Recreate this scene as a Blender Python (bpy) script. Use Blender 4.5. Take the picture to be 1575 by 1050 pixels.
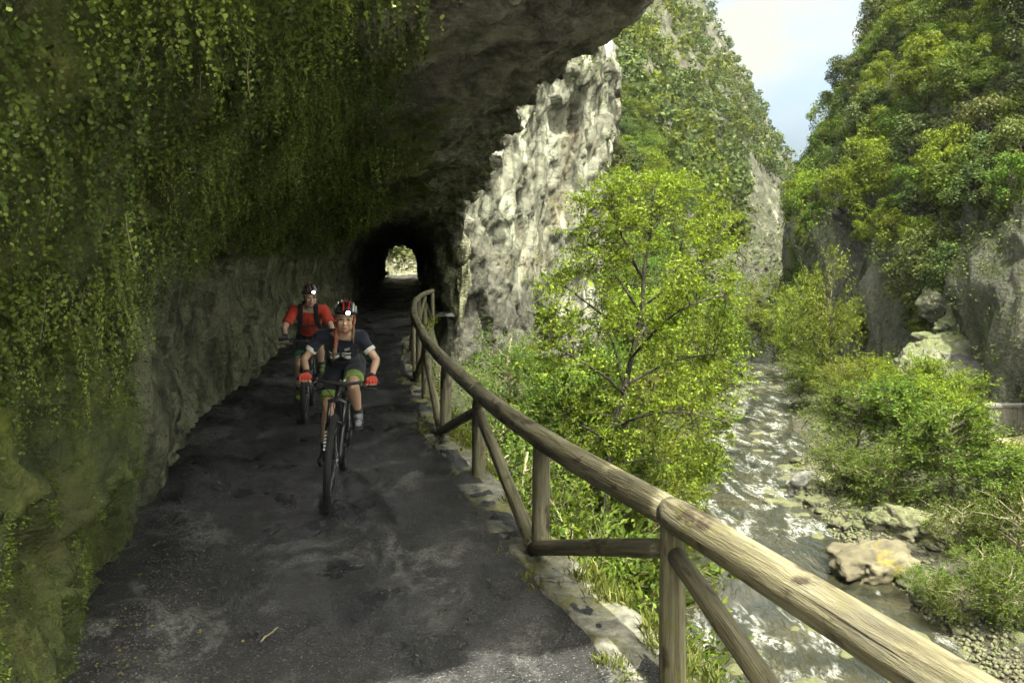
import bpy, bmesh, math, random
import numpy as np
from mathutils import Vector, Matrix

# ------------------------------------------------------------------ camera, sky, sun
for o in list(bpy.data.objects):
    bpy.data.objects.remove(o)
SC = bpy.context.scene
COL = SC.collection
CAM_H = 2.0
cam = bpy.data.cameras.new('camera')
cam.sensor_width = 36.0
cam.lens = 28.0
cam.shift_y = -(525 - 397) / 1575.0
cam.clip_end = 3000
cam.clip_start = 0.05
camo = bpy.data.objects.new('camera', cam)
camo.location = (0, 0, CAM_H)
camo.rotation_euler = (math.pi / 2, 0, 0)
COL.objects.link(camo)
SC.camera = camo

SUN = Vector((0.18, -0.40, 0.90)).normalized()
sl = bpy.data.lights.new('sun', 'SUN')
sl.energy = 2.05
sl.angle = math.radians(0.9)
sl.color = (1.0, 0.97, 0.80)
so = bpy.data.objects.new('sun', sl)
so.rotation_euler = SUN.to_track_quat('Z', 'Y').to_euler()
so.location = (20, -10, 60)
COL.objects.link(so)

w = bpy.data.worlds.new('World')
SC.world = w
w.use_nodes = True
wt = w.node_tree
wt.nodes.clear()
wo = wt.nodes.new('ShaderNodeOutputWorld')
wb = wt.nodes.new('ShaderNodeBackground')
wb.inputs['Strength'].default_value = 0.098
sky = wt.nodes.new('ShaderNodeTexSky')
sky.sky_type = 'NISHITA'
sky.sun_disc = False
sky.sun_elevation = math.asin(SUN.z)
sky.sun_rotation = math.atan2(SUN.x, SUN.y)
sky.air_density = 0.5
sky.dust_density = 10.0
wtc = wt.nodes.new('ShaderNodeTexCoord')
wmp = wt.nodes.new('ShaderNodeMapping')
wmp.inputs['Scale'].default_value = (1.0, 1.0, 2.2)
wmp.inputs['Location'].default_value = (0.35, 0.1, 0.62)
wn = wt.nodes.new('ShaderNodeTexNoise')
wn.inputs['Scale'].default_value = 2.3
wn.inputs['Detail'].default_value = 7
wn.inputs['Roughness'].default_value = 0.52
wr = wt.nodes.new('ShaderNodeValToRGB')
wr.color_ramp.elements[0].position = 0.535
wr.color_ramp.elements[1].position = 0.66
wr.color_ramp.elements[0].color = (0, 0, 0, 1)
wr.color_ramp.elements[1].color = (1, 1, 1, 1)
wmx = wt.nodes.new('ShaderNodeMix')
wmx.data_type = 'RGBA'
wmx.inputs['B'].default_value = (1.22, 1.25, 1.12, 1)
wt.links.new(wtc.outputs['Generated'], wmp.inputs['Vector'])
wt.links.new(wmp.outputs['Vector'], wn.inputs['Vector'])
wt.links.new(wn.outputs['Fac'], wr.inputs['Fac'])
wt.links.new(wr.outputs['Color'], wmx.inputs['Factor'])
wtint = wt.nodes.new('ShaderNodeMix'); wtint.data_type = 'RGBA'; wtint.blend_type = 'MULTIPLY'
[q for q in wtint.inputs if q.name == 'Factor' and q.type == 'VALUE'][0].default_value = 1.0
_c = [q for q in wtint.inputs if q.type == 'RGBA']
_c[1].default_value = (0.93, 1.0, 0.86, 1)
wt.links.new(sky.outputs['Color'], _c[0])
wt.links.new([q for q in wtint.outputs if q.type == 'RGBA'][0], [q for q in wmx.inputs if q.name == 'A' and q.type == 'RGBA'][0])
wt.links.new(wmx.outputs['Result'], wb.inputs['Color'])
wt.links.new(wb.outputs['Background'], wo.inputs['Surface'])

SC.render.engine = 'CYCLES'
SC.view_settings.view_transform = 'Standard'
SC.view_settings.look = 'None'
SC.view_settings.exposure = 2.98
SC.view_settings.gamma = 1.0
SC.view_settings.use_curve_mapping = False
SC.cycles.max_bounces = 6
SC.cycles.diffuse_bounces = 5
SC.cycles.transparent_max_bounces = 8
SC.cycles.use_denoising = True
SC.cycles.use_adaptive_sampling = True
SC.cycles.adaptive_threshold = 0.03
SC.cycles.sample_clamp_indirect = 6.0
SC.cycles.caustics_reflective = False
SC.cycles.caustics_refractive = False

# ------------------------------------------------------------------ helpers
rng = np.random.default_rng(7)
R = random.Random(11)
_prm = np.random.default_rng(3).permutation(256)
_prm = np.concatenate([_prm, _prm]).astype(np.int32)
_g = np.random.default_rng(5).normal(size=(256, 3))
_g /= np.linalg.norm(_g, axis=1)[:, None]
_g = _g.astype(np.float32)

def pn(P, seed=0):
    P = np.asarray(P, np.float32) + seed * 17.31
    i = np.floor(P).astype(np.int32)
    f = P - i
    u = f * f * f * (f * (f * 6 - 15) + 10)
    i &= 255
    j = (i + 1) & 255
    def c(ax, ay, az, ox, oy, oz):
        h = _prm[_prm[_prm[ax] + ay] + az]
        g = _g[h]
        return g[..., 0] * (f[..., 0] - ox) + g[..., 1] * (f[..., 1] - oy) + g[..., 2] * (f[..., 2] - oz)
    x0, y0, z0 = i[..., 0], i[..., 1], i[..., 2]
    x1, y1, z1 = j[..., 0], j[..., 1], j[..., 2]
    ux, uy, uz = u[..., 0], u[..., 1], u[..., 2]
    a = c(x0, y0, z0, 0, 0, 0) * (1 - ux) + c(x1, y0, z0, 1, 0, 0) * ux
    b = c(x0, y1, z0, 0, 1, 0) * (1 - ux) + c(x1, y1, z0, 1, 1, 0) * ux
    d = c(x0, y0, z1, 0, 0, 1) * (1 - ux) + c(x1, y0, z1, 1, 0, 1) * ux
    e = c(x0, y1, z1, 0, 1, 1) * (1 - ux) + c(x1, y1, z1, 1, 1, 1) * ux
    return (a * (1 - uy) + b * uy) * (1 - uz) + (d * (1 - uy) + e * uy) * uz

def fbm(P, octv=4, seed=0, gain=0.5, lac=2.03):
    P = np.asarray(P, np.float32)
    s = 0; a = 1.0
    for k in range(octv):
        s = s + a * pn(P, seed + k)
        P = P * lac; a *= gain
    return s

def ridge(P, octv=4, seed=0, gain=0.5, lac=2.03):
    P = np.asarray(P, np.float32)
    s = 0; a = 1.0
    for k in range(octv):
        s = s + a * (0.5 - 2 * np.abs(pn(P, seed + k)))
        P = P * lac; a *= gain
    return s

def cells(P, seed=0):
    """distance to and hash of the nearest jittered cell point (blocky rock)"""
    P = np.asarray(P, np.float32)
    i0 = np.floor(P).astype(np.int32)
    best = np.full(P.shape[:-1], 9.0, np.float32)
    sec = best.copy()
    val = np.zeros_like(best)
    for dx in (-1, 0, 1):
        for dy in (-1, 0, 1):
            for dz in (-1, 0, 1):
                c = i0 + np.array([dx, dy, dz], np.int32)
                h = _prm[_prm[_prm[(c[..., 0] + seed) & 255] + (c[..., 1] & 255)] + (c[..., 2] & 255)]
                q = c + 0.5 + 0.45 * _g[h]
                d = np.linalg.norm(P - q, axis=-1)
                m = d < best
                sec = np.where(m, best, np.minimum(sec, d))
                best = np.where(m, d, best)
                val = np.where(m, h / 255.0, val)
    return best, sec, val

def facet(P, seed=0, tilt=1.0):
    """broken-rock relief: every cell is a tilted plane at its own height"""
    P = np.asarray(P, np.float32)
    i0 = np.floor(P).astype(np.int32)
    best = np.full(P.shape[:-1], 9.0, np.float32); out = np.zeros_like(best)
    for dx in (-1, 0, 1):
        for dy in (-1, 0, 1):
            for dz in (-1, 0, 1):
                c = i0 + np.array([dx, dy, dz], np.int32)
                h = _prm[_prm[_prm[(c[..., 0] + seed) & 255] + (c[..., 1] & 255)] + (c[..., 2] & 255)]
                r = P - (c + 0.5 + 0.45 * _g[h])
                d = np.einsum('...i,...i->...', r, r)
                m = d < best
                v = h / 255.0 - .5 + tilt * np.einsum('...i,...i->...', r, _g[(h * 7 + 13) & 255])
                best = np.where(m, d, best); out = np.where(m, v, out)
    return out

def sstep(a, b, x):
    t = np.clip((np.asarray(x, float) - a) / (b - a), 0, 1)
    return t * t * (3 - 2 * t)

def lerp(a, b, t):
    return a + (b - a) * t

def mesh_np(name, V, F, mat=None, smooth=True, mats=None, midx=None):
    """V (n,3); F (m,3|4) int"""
    V = np.ascontiguousarray(V, np.float32).reshape(-1, 3)
    F = np.ascontiguousarray(F, np.int32)
    me = bpy.data.meshes.new(name)
    me.vertices.add(len(V))
    me.vertices.foreach_set('co', V.ravel())
    k = F.shape[1]
    me.loops.add(F.size)
    me.loops.foreach_set('vertex_index', F.ravel())
    me.polygons.add(len(F))
    me.polygons.foreach_set('loop_start', np.arange(0, F.size, k, dtype=np.int32))
    me.polygons.foreach_set('loop_total', np.full(len(F), k, np.int32))
    if smooth:
        me.polygons.foreach_set('use_smooth', np.ones(len(F), bool))
    for m in (mats or ([mat] if mat else [])):
        me.materials.append(m)
    if midx is not None:
        me.polygons.foreach_set('material_index', np.asarray(midx, np.int32))
    me.update(calc_edges=True)
    return me

def link(name, me, parent=None, loc=None, rot=None, scale=None):
    o = bpy.data.objects.new(name, me)
    COL.objects.link(o)
    if parent is not None:
        o.parent = parent
    if loc is not None: o.location = loc
    if rot is not None: o.rotation_euler = rot
    if scale is not None: o.scale = scale
    return o

def tag(o, label=None, cat=None, group=None, kind=None):
    if label: o['label'] = label
    if cat: o['category'] = cat
    if group: o['group'] = group
    if kind: o['kind'] = kind
    return o

def struct(o, label=None):
    o['kind'] = 'structure'
    if label: o['label'] = label
    return o

def grid_faces(nu, nv):
    a = (np.arange(nu - 1)[:, None] * nv + np.arange(nv - 1)[None, :]).ravel()
    return np.stack([a, a + nv, a + nv + 1, a + 1], 1)

def grid_normals(P):
    du = np.gradient(P, axis=0); dv = np.gradient(P, axis=1)
    n = np.cross(du, dv)
    n /= np.linalg.norm(n, axis=-1, keepdims=True) + 1e-9
    return n

def catmull(ctrl, n):
    """ctrl (..., k, 2|3) -> (..., n, d) resampled spline, even in control index"""
    k = ctrl.shape[-2]
    t = np.linspace(0, k - 1.0001, n)
    i = t.astype(int); f = (t - i)[:, None]
    g = lambda q: np.take(ctrl, np.clip(q, 0, k - 1), axis=-2)
    p0, p1, p2, p3 = g(i - 1), g(i), g(i + 1), g(i + 2)
    return 0.5 * (2 * p1 + (p2 - p0) * f + (2 * p0 - 5 * p1 + 4 * p2 - p3) * f ** 2 + (3 * p1 - p0 - 3 * p2 + p3) * f ** 3)

def frame_of(d):
    d = d / (np.linalg.norm(d) + 1e-9)
    a = np.array([0, 0, 1.0]) if abs(d[2]) < 0.9 else np.array([1.0, 0, 0])
    x = np.cross(a, d); x /= np.linalg.norm(x)
    return x, np.cross(d, x)

def tube_np(pts, rad, n=8, cap=True):
    """tube along pts with radius list -> V,F(quads; caps as degenerate quads)"""
    pts = np.asarray(pts, float); m = len(pts)
    rad = np.broadcast_to(np.asarray(rad, float), (m,))
    V = []
    tang = np.gradient(pts, axis=0)
    x, y = frame_of(tang[0])
    for i in range(m):
        t = tang[i] / (np.linalg.norm(tang[i]) + 1e-9)
        x = x - t * np.dot(x, t); x /= np.linalg.norm(x) + 1e-9
        y = np.cross(t, x)
        a = np.arange(n) * 2 * math.pi / n
        V.append(pts[i] + rad[i] * (np.cos(a)[:, None] * x + np.sin(a)[:, None] * y))
    V = np.concatenate(V)
    F = []
    for i in range(m - 1):
        for j in range(n):
            F.append((i * n + j, i * n + (j + 1) % n, (i + 1) * n + (j + 1) % n, (i + 1) * n + j))
    if cap:
        c0 = len(V); V = np.concatenate([V, pts[:1], pts[-1:]])
        for j in range(0, n, 2):
            F.append((c0, (j + 2) % n, (j + 1) % n, j))
            b = (m - 1) * n
            F.append((c0 + 1, b + j, b + (j + 1) % n, b + (j + 2) % n))
    return V, np.array(F, np.int32)

class MB:
    """collects pieces of ONE part"""
    def __init__(s): s.V = []; s.F = []; s.n = 0
    def add(s, V, F):
        F = np.asarray(F, np.int32)
        if F.shape[1] == 3: F = np.concatenate([F, F[:, 2:]], 1)
        s.V.append(np.asarray(V, float).reshape(-1, 3)); s.F.append(F + s.n); s.n += len(s.V[-1]); return s
    def tube(s, pts, rad, n=8, cap=True): return s.add(*tube_np(pts, rad, n, cap))
    def ell(s, c, r, Rm=None, nu=14, nv=9):
        th = np.linspace(0, math.pi, nv); ph = np.arange(nu) * 2 * math.pi / nu
        V = np.stack([np.sin(th)[:, None] * np.cos(ph), np.sin(th)[:, None] * np.sin(ph), np.cos(th)[:, None] * np.ones(nu)], -1).reshape(-1, 3)
        V = V * np.asarray(r, float)
        if Rm is not None: V = V @ np.asarray(Rm, float).T
        F = [(i * nu + j, (i + 1) * nu + j, (i + 1) * nu + (j + 1) % nu, i * nu + (j + 1) % nu) for i in range(nv - 1) for j in range(nu)]
        return s.add(V + np.asarray(c, float), F)
    def box(s, c, h, Rm=None):
        V = np.array([(x, y, z) for x in (-1, 1) for y in (-1, 1) for z in (-1, 1)], float) * np.asarray(h, float)
        if Rm is not None: V = V @ np.asarray(Rm, float).T
        F = [(0, 1, 3, 2), (4, 6, 7, 5), (0, 4, 5, 1), (2, 3, 7, 6), (0, 2, 6, 4), (1, 5, 7, 3)]
        return s.add(V + np.asarray(c, float), F)
    def mesh(s, name, mat, smooth=True):
        me = mesh_clean(name, np.concatenate(s.V), np.concatenate(s.F), mat, smooth)
        return me
    def build(s, name, mat, parent=None, smooth=True):
        return link(name, s.mesh(name, mat, smooth), parent)

def mesh_clean(name, V, F, mat, smooth):
    """like mesh_np but tolerates degenerate quads (written as triangles)"""
    faces = [tuple(f) if f[2] != f[3] else tuple(f[:3]) for f in F.tolist()]
    faces = [f for f in faces if len(set(f)) == len(f)]
    me = bpy.data.meshes.new(name)
    me.from_pydata(V.tolist(), [], faces)
    if smooth:
        me.polygons.foreach_set('use_smooth', np.ones(len(me.polygons), bool))
    if mat: me.materials.append(mat)
    me.update()
    return me

# ------------------------------------------------------------------ materials
class Mat:
    def __init__(s, name):
        s.m = bpy.data.materials.new(name); s.m.use_nodes = True
        s.t = s.m.node_tree; s.t.nodes.clear()
        s.out = s.t.nodes.new('ShaderNodeOutputMaterial')
        s._c = None
    def n(s, typ, attrs=None, **inp):
        nd = s.t.nodes.new('ShaderNode' + typ)
        for k, v in (attrs or {}).items(): setattr(nd, k, v)
        for k, v in inp.items():
            key = k.replace('_', ' ')
            sock = nd.inputs[int(k[1:])] if (k[0] == 'i' and k[1:].isdigit()) else nd.inputs[key]
            if isinstance(v, bpy.types.NodeSocket): s.t.links.new(v, sock)
            elif isinstance(v, bpy.types.Node): s.t.links.new(v.outputs[0], sock)
            else: sock.default_value = v
        return nd
    def co(s, scale=(1, 1, 1), rot=(0, 0, 0), loc=(0, 0, 0)):
        if s._c is None: s._c = s.n('TexCoord').outputs['Object']
        return s.n('Mapping', Vector=s._c, Scale=scale, Rotation=rot, Location=loc).outputs[0]
    def noise(s, scale, detail=4, rough=0.55, co=None, dist=0.0):
        return s.n('TexNoise', Vector=co if co is not None else s.co(), Scale=scale, Detail=detail, Roughness=rough, Distortion=dist).outputs['Fac']
    def rnoise(s, scale, detail=5, rough=0.5, co=None):
        return s.n('TexNoise', {'noise_type': 'RIDGED_MULTIFRACTAL', 'normalize': False}, Vector=co if co is not None else s.co(), Scale=scale, Detail=detail, Roughness=rough).outputs['Fac']
    def voro(s, scale, co=None, feature='F1', rand=1.0):
        return s.n('TexVoronoi', {'feature': feature}, Vector=co if co is not None else s.co(), Scale=scale, Randomness=rand).outputs['Distance']
    def ramp(s, fac, stops):
        r = s.n('ValToRGB', Fac=fac)
        e = r.color_ramp.elements
        while len(e) < len(stops): e.new(0.5)
        for q, (p, c) in zip(e, stops):
            q.position = p
            q.color = (c, c, c, 1) if isinstance(c, (int, float)) else (*c, 1)
        return r.outputs['Color']
    def mix(s, fac, a, b, blend='MIX'):
        m = s.n('Mix', {'data_type': 'RGBA', 'blend_type': blend})
        for key, v in (('Factor', fac), ('A', a), ('B', b)):
            sk = [q for q in m.inputs if q.name == key and (q.type == 'RGBA' if key != 'Factor' else q.type == 'VALUE')][0]
            if isinstance(v, bpy.types.NodeSocket): s.t.links.new(v, sk)
            else: sk.default_value = v if isinstance(v, (int, float)) else (*v, 1)
        return [q for q in m.outputs if q.type == 'RGBA'][0]
    def math(s, op, a, b=0.0, clamp=False):
        return s.n('Math', {'operation': op, 'use_clamp': clamp}, i0=a, i1=b).outputs[0]
    def bump(s, h, strength=0.5, dist=0.02, normal=None):
        b = s.n('Bump', Height=h, Strength=strength, Distance=dist)
        if normal is not None: s.t.links.new(normal, b.inputs['Normal'])
        return b.outputs[0]
    def bsdf(s, color, rough=0.8, normal=None, **kw):
        p = s.n('BsdfPrincipled')
        def setv(nm, v):
            sk = p.inputs[nm]
            if isinstance(v, bpy.types.NodeSocket): s.t.links.new(v, sk)
            elif isinstance(v, (tuple, list)) and sk.type == 'RGBA': sk.default_value = (*v, 1) if len(v) == 3 else v
            else: sk.default_value = v
        setv('Base Color', color); setv('Roughness', rough)
        if normal is not None: setv('Normal', normal)
        for k, v in kw.items(): setv(k.replace('_', ' '), v)
        s.p = p
        return p.outputs[0]
    def done(s, shader, disp=None):
        s.t.links.new(shader, s.out.inputs['Surface'])
        return s.m

def plain(name, col, rough=0.5, metal=0.0, **kw):
    m = Mat(name)
    n = m.noise(35, 3)
    c = m.mix(n, tuple(x * 0.82 for x in col), tuple(min(1, x * 1.15) for x in col))
    return m.done(m.bsdf(c, rough, Metallic=metal, **kw))

def mat_gallery():
    m = Mat('gallery_rock')
    geo = m.n('NewGeometry')
    pos = m.n('SeparateXYZ', Vector=m.co()).outputs
    nz = m.n('SeparateXYZ', Vector=geo.outputs['Normal']).outputs[2]
    n1 = m.noise(0.55, 5); n2 = m.noise(3.5, 6, 0.62); n3 = m.noise(22, 5, 0.65)
    stz = m.noise(2.2, 9, 0.70, m.co((1.6, 1.1, 0.30)), .5)              # vertical weathering streaks
    lay = m.noise(2.6, 9, 0.72, m.co((1.1, 0.5, 4.2), (0.35, 0.25, 0)), .4)     # bedding of the roof
    wall = m.ramp(stz, [(0.37, (0.06, 0.063, 0.038)), (0.46, (0.21, 0.218, 0.128)), (0.54, (0.41, 0.417, 0.25)), (0.68, (0.52, 0.515, 0.34))])
    roof = m.ramp(lay, [(0.36, (0.07, 0.068, 0.058)), (0.46, (0.25, 0.242, 0.205)), (0.57, (0.45, 0.435, 0.355)), (0.72, (0.53, 0.51, 0.41))])
    zf = m.n('MapRange', Value=pos[2], i1=2.2, i2=3.1).outputs[0]
    rock = m.mix(zf, wall, roof)
    wq = m.n('VectorMath', {'operation': 'ADD'}, i0=m.co((1.0, 1.0, 1.6), (.35, .25, 0)), i1=m.n('TexNoise', Vector=m.co(), Scale=1.6, Detail=6).outputs['Color']).outputs[0]
    crk = m.voro(1.9, wq, 'DISTANCE_TO_EDGE'); crk2 = m.voro(5.5, wq, 'DISTANCE_TO_EDGE')
    rock = m.mix(m.ramp(crk, [(0.0, .45), (0.03, 0.0)]), rock, (0.035, 0.025, 0.02))
    rock = m.mix(m.ramp(crk2, [(0.0, .2), (0.04, 0.0)]), rock, (0.04, 0.03, 0.024))
    rock = m.mix(m.ramp(n3, [(0.35, 0.4), (0.55, 0.0)]), rock, (0.04, 0.04, 0.03))
    # moss: everywhere on the near wall, upper wall further in
    moss = m.ramp(n2, [(0.28, (0.022, 0.034, 0.008)), (0.45, (0.075, 0.105, 0.017)), (0.60, (0.15, 0.18, 0.03)), (0.76, (0.22, 0.22, 0.05))])
    moss = m.mix(m.ramp(m.noise(1.3, 3), [(0.50, 0.0), (0.68, 0.6)]), moss, (0.085, 0.075, 0.022))
    near = m.n('MapRange', Value=pos[1], i1=6.3, i2=5.2).outputs[0]
    up = m.math('MULTIPLY', m.n('MapRange', Value=pos[2], i1=1.7, i2=2.3).outputs[0], m.n('MapRange', Value=pos[2], i1=3.75, i2=3.3).outputs[0])
    far = m.math('MAXIMUM', m.n('MapRange', Value=pos[1], i1=30.0, i2=20.0).outputs[0], m.n('MapRange', Value=pos[1], i1=74.0, i2=77.0).outputs[0])
    up = m.math('MULTIPLY', up, far)
    low = m.math('MULTIPLY', near, m.n('MapRange', Value=pos[2], i1=3.7, i2=3.2).outputs[0])
    msk = m.math('MAXIMUM', up, low)
    nn = m.math('ADD', m.math('MULTIPLY', n1, 0.9), m.math('MULTIPLY', n2, 0.6))
    msk = m.math('ADD', msk, m.math('SUBTRACT', nn, 0.80))
    msk = m.ramp(msk, [(0.42, 0.0), (0.62, 1.0)])
    col = m.mix(msk, rock, moss)
    tilt = m.co((1.0, .7, 2.6), (0.35, 0.25, 0))
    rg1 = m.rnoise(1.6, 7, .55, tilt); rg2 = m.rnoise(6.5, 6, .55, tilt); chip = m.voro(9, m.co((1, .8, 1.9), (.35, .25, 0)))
    h = m.math('ADD', m.math('MULTIPLY', rg1, .30), m.math('MULTIPLY', rg2, .16))
    h = m.math('ADD', h, m.math('MULTIPLY', n3, .35))
    h = m.math('ADD', h, m.math('MULTIPLY', chip, .45))
    h = m.math('ADD', h, m.math('MULTIPLY', m.ramp(crk, [(0.0, 0.0), (0.06, 1.0)]), .15))
    h = m.math('ADD', h, m.math('MULTIPLY', m.ramp(crk2, [(0.0, 0.0), (0.06, 1.0)]), .05))
    nb = m.bump(h, 1.0, 0.085)
    fine = m.noise(70, 4, 0.75)
    nb = m.bump(fine, 0.8, 0.015, nb)
    # lows of the relief noise and of the fine grain are coloured darker
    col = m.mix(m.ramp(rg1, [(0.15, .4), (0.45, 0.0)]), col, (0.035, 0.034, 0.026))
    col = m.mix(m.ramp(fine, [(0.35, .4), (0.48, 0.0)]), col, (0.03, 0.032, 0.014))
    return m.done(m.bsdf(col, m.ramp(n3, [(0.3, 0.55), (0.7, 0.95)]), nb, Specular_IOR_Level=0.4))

def mat_cliff():
    m = Mat('limestone_cliff')
    st = m.noise(0.75, 8, 0.66, m.co((1.4, 1.4, 0.24)), .5)
    wc = m.n('VectorMath', {'operation': 'ADD'}, i0=m.co((1.0, 1.0, .55)), i1=m.n('TexNoise', Vector=m.co(), Scale=.9, Detail=5).outputs['Color']).outputs[0]
    ck = m.voro(.55, wc, 'DISTANCE_TO_EDGE')
    n2 = m.noise(1.1, 7, 0.66, m.co((1, 1, .6))); n3 = m.noise(4.5, 6, 0.7)
    c = m.ramp(st, [(0.35, (0.06, 0.063, 0.052)), (0.43, (0.21, 0.218, 0.168)), (0.50, (0.42, 0.43, 0.335)), (0.70, (0.54, 0.555, 0.44))])
    c = m.mix(m.ramp(n2, [(0.36, 0.9), (0.46, 0.0)]), c, (0.10, 0.105, 0.075))
    c = m.mix(m.ramp(n3, [(0.34, 0.75), (0.44, 0.0)]), c, (0.06, 0.06, 0.048))
    c = m.mix(m.ramp(m.noise(0.35, 3), [(0.56, 0.0), (0.68, 0.45)]), c, (0.24, 0.15, 0.06))
    c = m.mix(m.ramp(ck, [(0.0, .8), (0.03, 0.0)]), c, (0.04, 0.04, 0.033))
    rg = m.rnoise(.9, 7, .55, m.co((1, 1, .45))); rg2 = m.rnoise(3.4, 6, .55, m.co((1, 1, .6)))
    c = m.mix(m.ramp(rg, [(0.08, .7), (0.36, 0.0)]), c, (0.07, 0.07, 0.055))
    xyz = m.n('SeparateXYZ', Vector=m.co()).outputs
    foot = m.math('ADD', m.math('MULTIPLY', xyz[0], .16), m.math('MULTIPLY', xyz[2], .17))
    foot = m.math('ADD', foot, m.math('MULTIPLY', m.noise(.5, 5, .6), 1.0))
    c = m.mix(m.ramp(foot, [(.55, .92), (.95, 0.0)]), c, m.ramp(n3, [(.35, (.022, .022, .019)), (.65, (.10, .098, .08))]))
    nb = m.bump(m.math('ADD', m.math('MULTIPLY', rg, .5), m.math('ADD', m.math('MULTIPLY', rg2, .25), m.math('MULTIPLY', n3, .5))), 1.0, 0.30)
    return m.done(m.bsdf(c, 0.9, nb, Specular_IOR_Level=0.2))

def mat_hill(scale=1.0):
    m = Mat('hillside')
    geo = m.n('NewGeometry')
    nz = m.n('SeparateXYZ', Vector=geo.outputs['Normal']).outputs[2]
    z = m.n('SeparateXYZ', Vector=m.co()).outputs[2]
    st = m.noise(0.30, 7, 0.62, m.co((1.2, 1.2, 0.35)))
    n2 = m.noise(0.9, 6, 0.62); n3 = m.noise(4.5, 5, 0.65)
    rock = m.ramp(st, [(0.30, (0.06, 0.06, 0.05)), (0.45, (0.20, 0.20, 0.155)), (0.58, (0.36, 0.36, 0.265)), (0.75, (0.46, 0.45, 0.34))])
    rock = m.mix(m.ramp(n3, [(0.34, 0.75), (0.48, 0.0)]), rock, (0.06, 0.06, 0.05))
    green = m.ramp(n3, [(0.25, (0.018, 0.028, 0.008)), (0.5, (0.05, 0.07, 0.018)), (0.72, (0.11, 0.12, 0.035))])
    green = m.mix(m.ramp(n2, [(0.52, 0.0), (0.68, 0.55)]), green, (0.16, 0.14, 0.055))
    k = m.math('ADD', m.math('MULTIPLY', m.math('ABSOLUTE', nz), 0.9), m.math('MULTIPLY', n2, 0.5))
    k = m.ramp(k, [(0.62, 0.0), (0.80, 1.0)])
    c = m.mix(k, rock, green)
    # gravel and mud of the river bed
    bed = m.ramp(m.voro(2.2), [(0.1, (0.20, 0.185, 0.13)), (0.5, (0.11, 0.10, 0.065)), (0.9, (0.045, 0.04, 0.027))])
    c = m.mix(m.n('MapRange', Value=z, i1=-6.2, i2=-6.7).outputs[0], c, bed)
    rg = m.rnoise(.45, 7, .55, m.co((1, 1, .6)))
    c = m.mix(m.ramp(rg, [(0.10, .7), (0.50, 0.0)]), c, (0.035, 0.037, 0.028))
    nb = m.bump(m.math('ADD', m.math('MULTIPLY', rg, .6), m.math('MULTIPLY', n3, 0.6)), 1.0, 0.6)
    return m.done(m.bsdf(c, 0.92, nb, Specular_IOR_Level=0.2))

def mat_path():
    m = Mat('wet_dirt_track')
    big = m.noise(0.7, 5, 0.6); mid = m.noise(3.2, 6, 0.62, m.co((1.0, 0.55, 1.0)), 0.4); fine = m.noise(38, 4, 0.7); grit = m.voro(85)
    pat = m.noise(1.9, 8, 0.70, m.co((1.0, 0.6, 1.0)), 0.5)
    c = m.ramp(mid, [(0.36, (0.006, 0.006, 0.0065)), (0.50, (0.0135, 0.0135, 0.014)), (0.62, (0.025, 0.025, 0.0265)), (0.75, (0.045, 0.045, 0.046))])
    c = m.mix(m.ramp(pat, [(0.525, 0.0), (0.585, 0.85)]), c, m.ramp(fine, [(.3, (0.038, 0.038, 0.037)), (.6, (0.12, 0.119, 0.114))]))
    c = m.mix(m.ramp(big, [(0.40, 0.75), (0.55, 0.0)]), c, (0.014, 0.014, 0.016))
    c = m.mix(m.ramp(fine, [(0.38, 0.6), (0.55, 0.0)]), c, (0.010, 0.010, 0.011))
    c = m.mix(m.ramp(m.voro(48), [(0.12, 0.8), (0.22, 0.0)]), c, (0.19, 0.19, 0.182))
    py = m.n('SeparateXYZ', Vector=m.co()).outputs[1]
    pale_bounce = m.n('MapRange', Value=m.math('ADD', py, m.math('MULTIPLY', mid, 1.2)), i1=3.1, i2=2.0).outputs[0]
    c = m.mix(pale_bounce, c, m.ramp(fine, [(.3, (.30, .295, .26)), (.7, (.50, .49, .44))]))  # unseen track behind the camera is coloured pale to bounce fill light forward
    rg = m.ramp(m.math('ADD', m.math('MULTIPLY', big, 0.7), m.math('MULTIPLY', mid, 0.5)), [(0.46, 0.14), (0.56, 0.42), (0.66, 0.8)])
    h = m.math('ADD', m.math('MULTIPLY', fine, 0.8), m.math('MULTIPLY', grit, 0.5))
    h = m.math('ADD', h, m.math('MULTIPLY', m.noise(9, 5, 0.65), 1.6))
    nb = m.bump(h, 0.75, 0.02)
    return m.done(m.bsdf(c, rg, nb, Specular_IOR_Level=0.5))

def mat_kerb():
    m = Mat('mossy_concrete_kerb')
    n1 = m.noise(2.5, 6, 0.65); n2 = m.noise(14, 5, 0.65); n3 = m.noise(60, 3, 0.7)
    c = m.ramp(n2, [(0.3, (0.05, 0.049, 0.041)), (0.5, (0.125, 0.122, 0.10)), (0.7, (0.21, 0.205, 0.165))])
    c = m.mix(m.ramp(n1, [(0.50, 0.0), (0.60, 0.9)]), c, m.ramp(n3, [(0.3, (0.05, 0.055, 0.012)), (0.7, (0.15, 0.145, 0.045))]))
    c = m.mix(m.ramp(m.noise(5, 5, 0.7), [(0.32, 0.8), (0.42, 0.0)]), c, (0.035, 0.033, 0.028))
    nb = m.bump(m.math('ADD', n2, m.math('MULTIPLY', n3, 0.4)), 0.8, 0.02)
    return m.done(m.bsdf(c, 0.9, nb))

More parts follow.
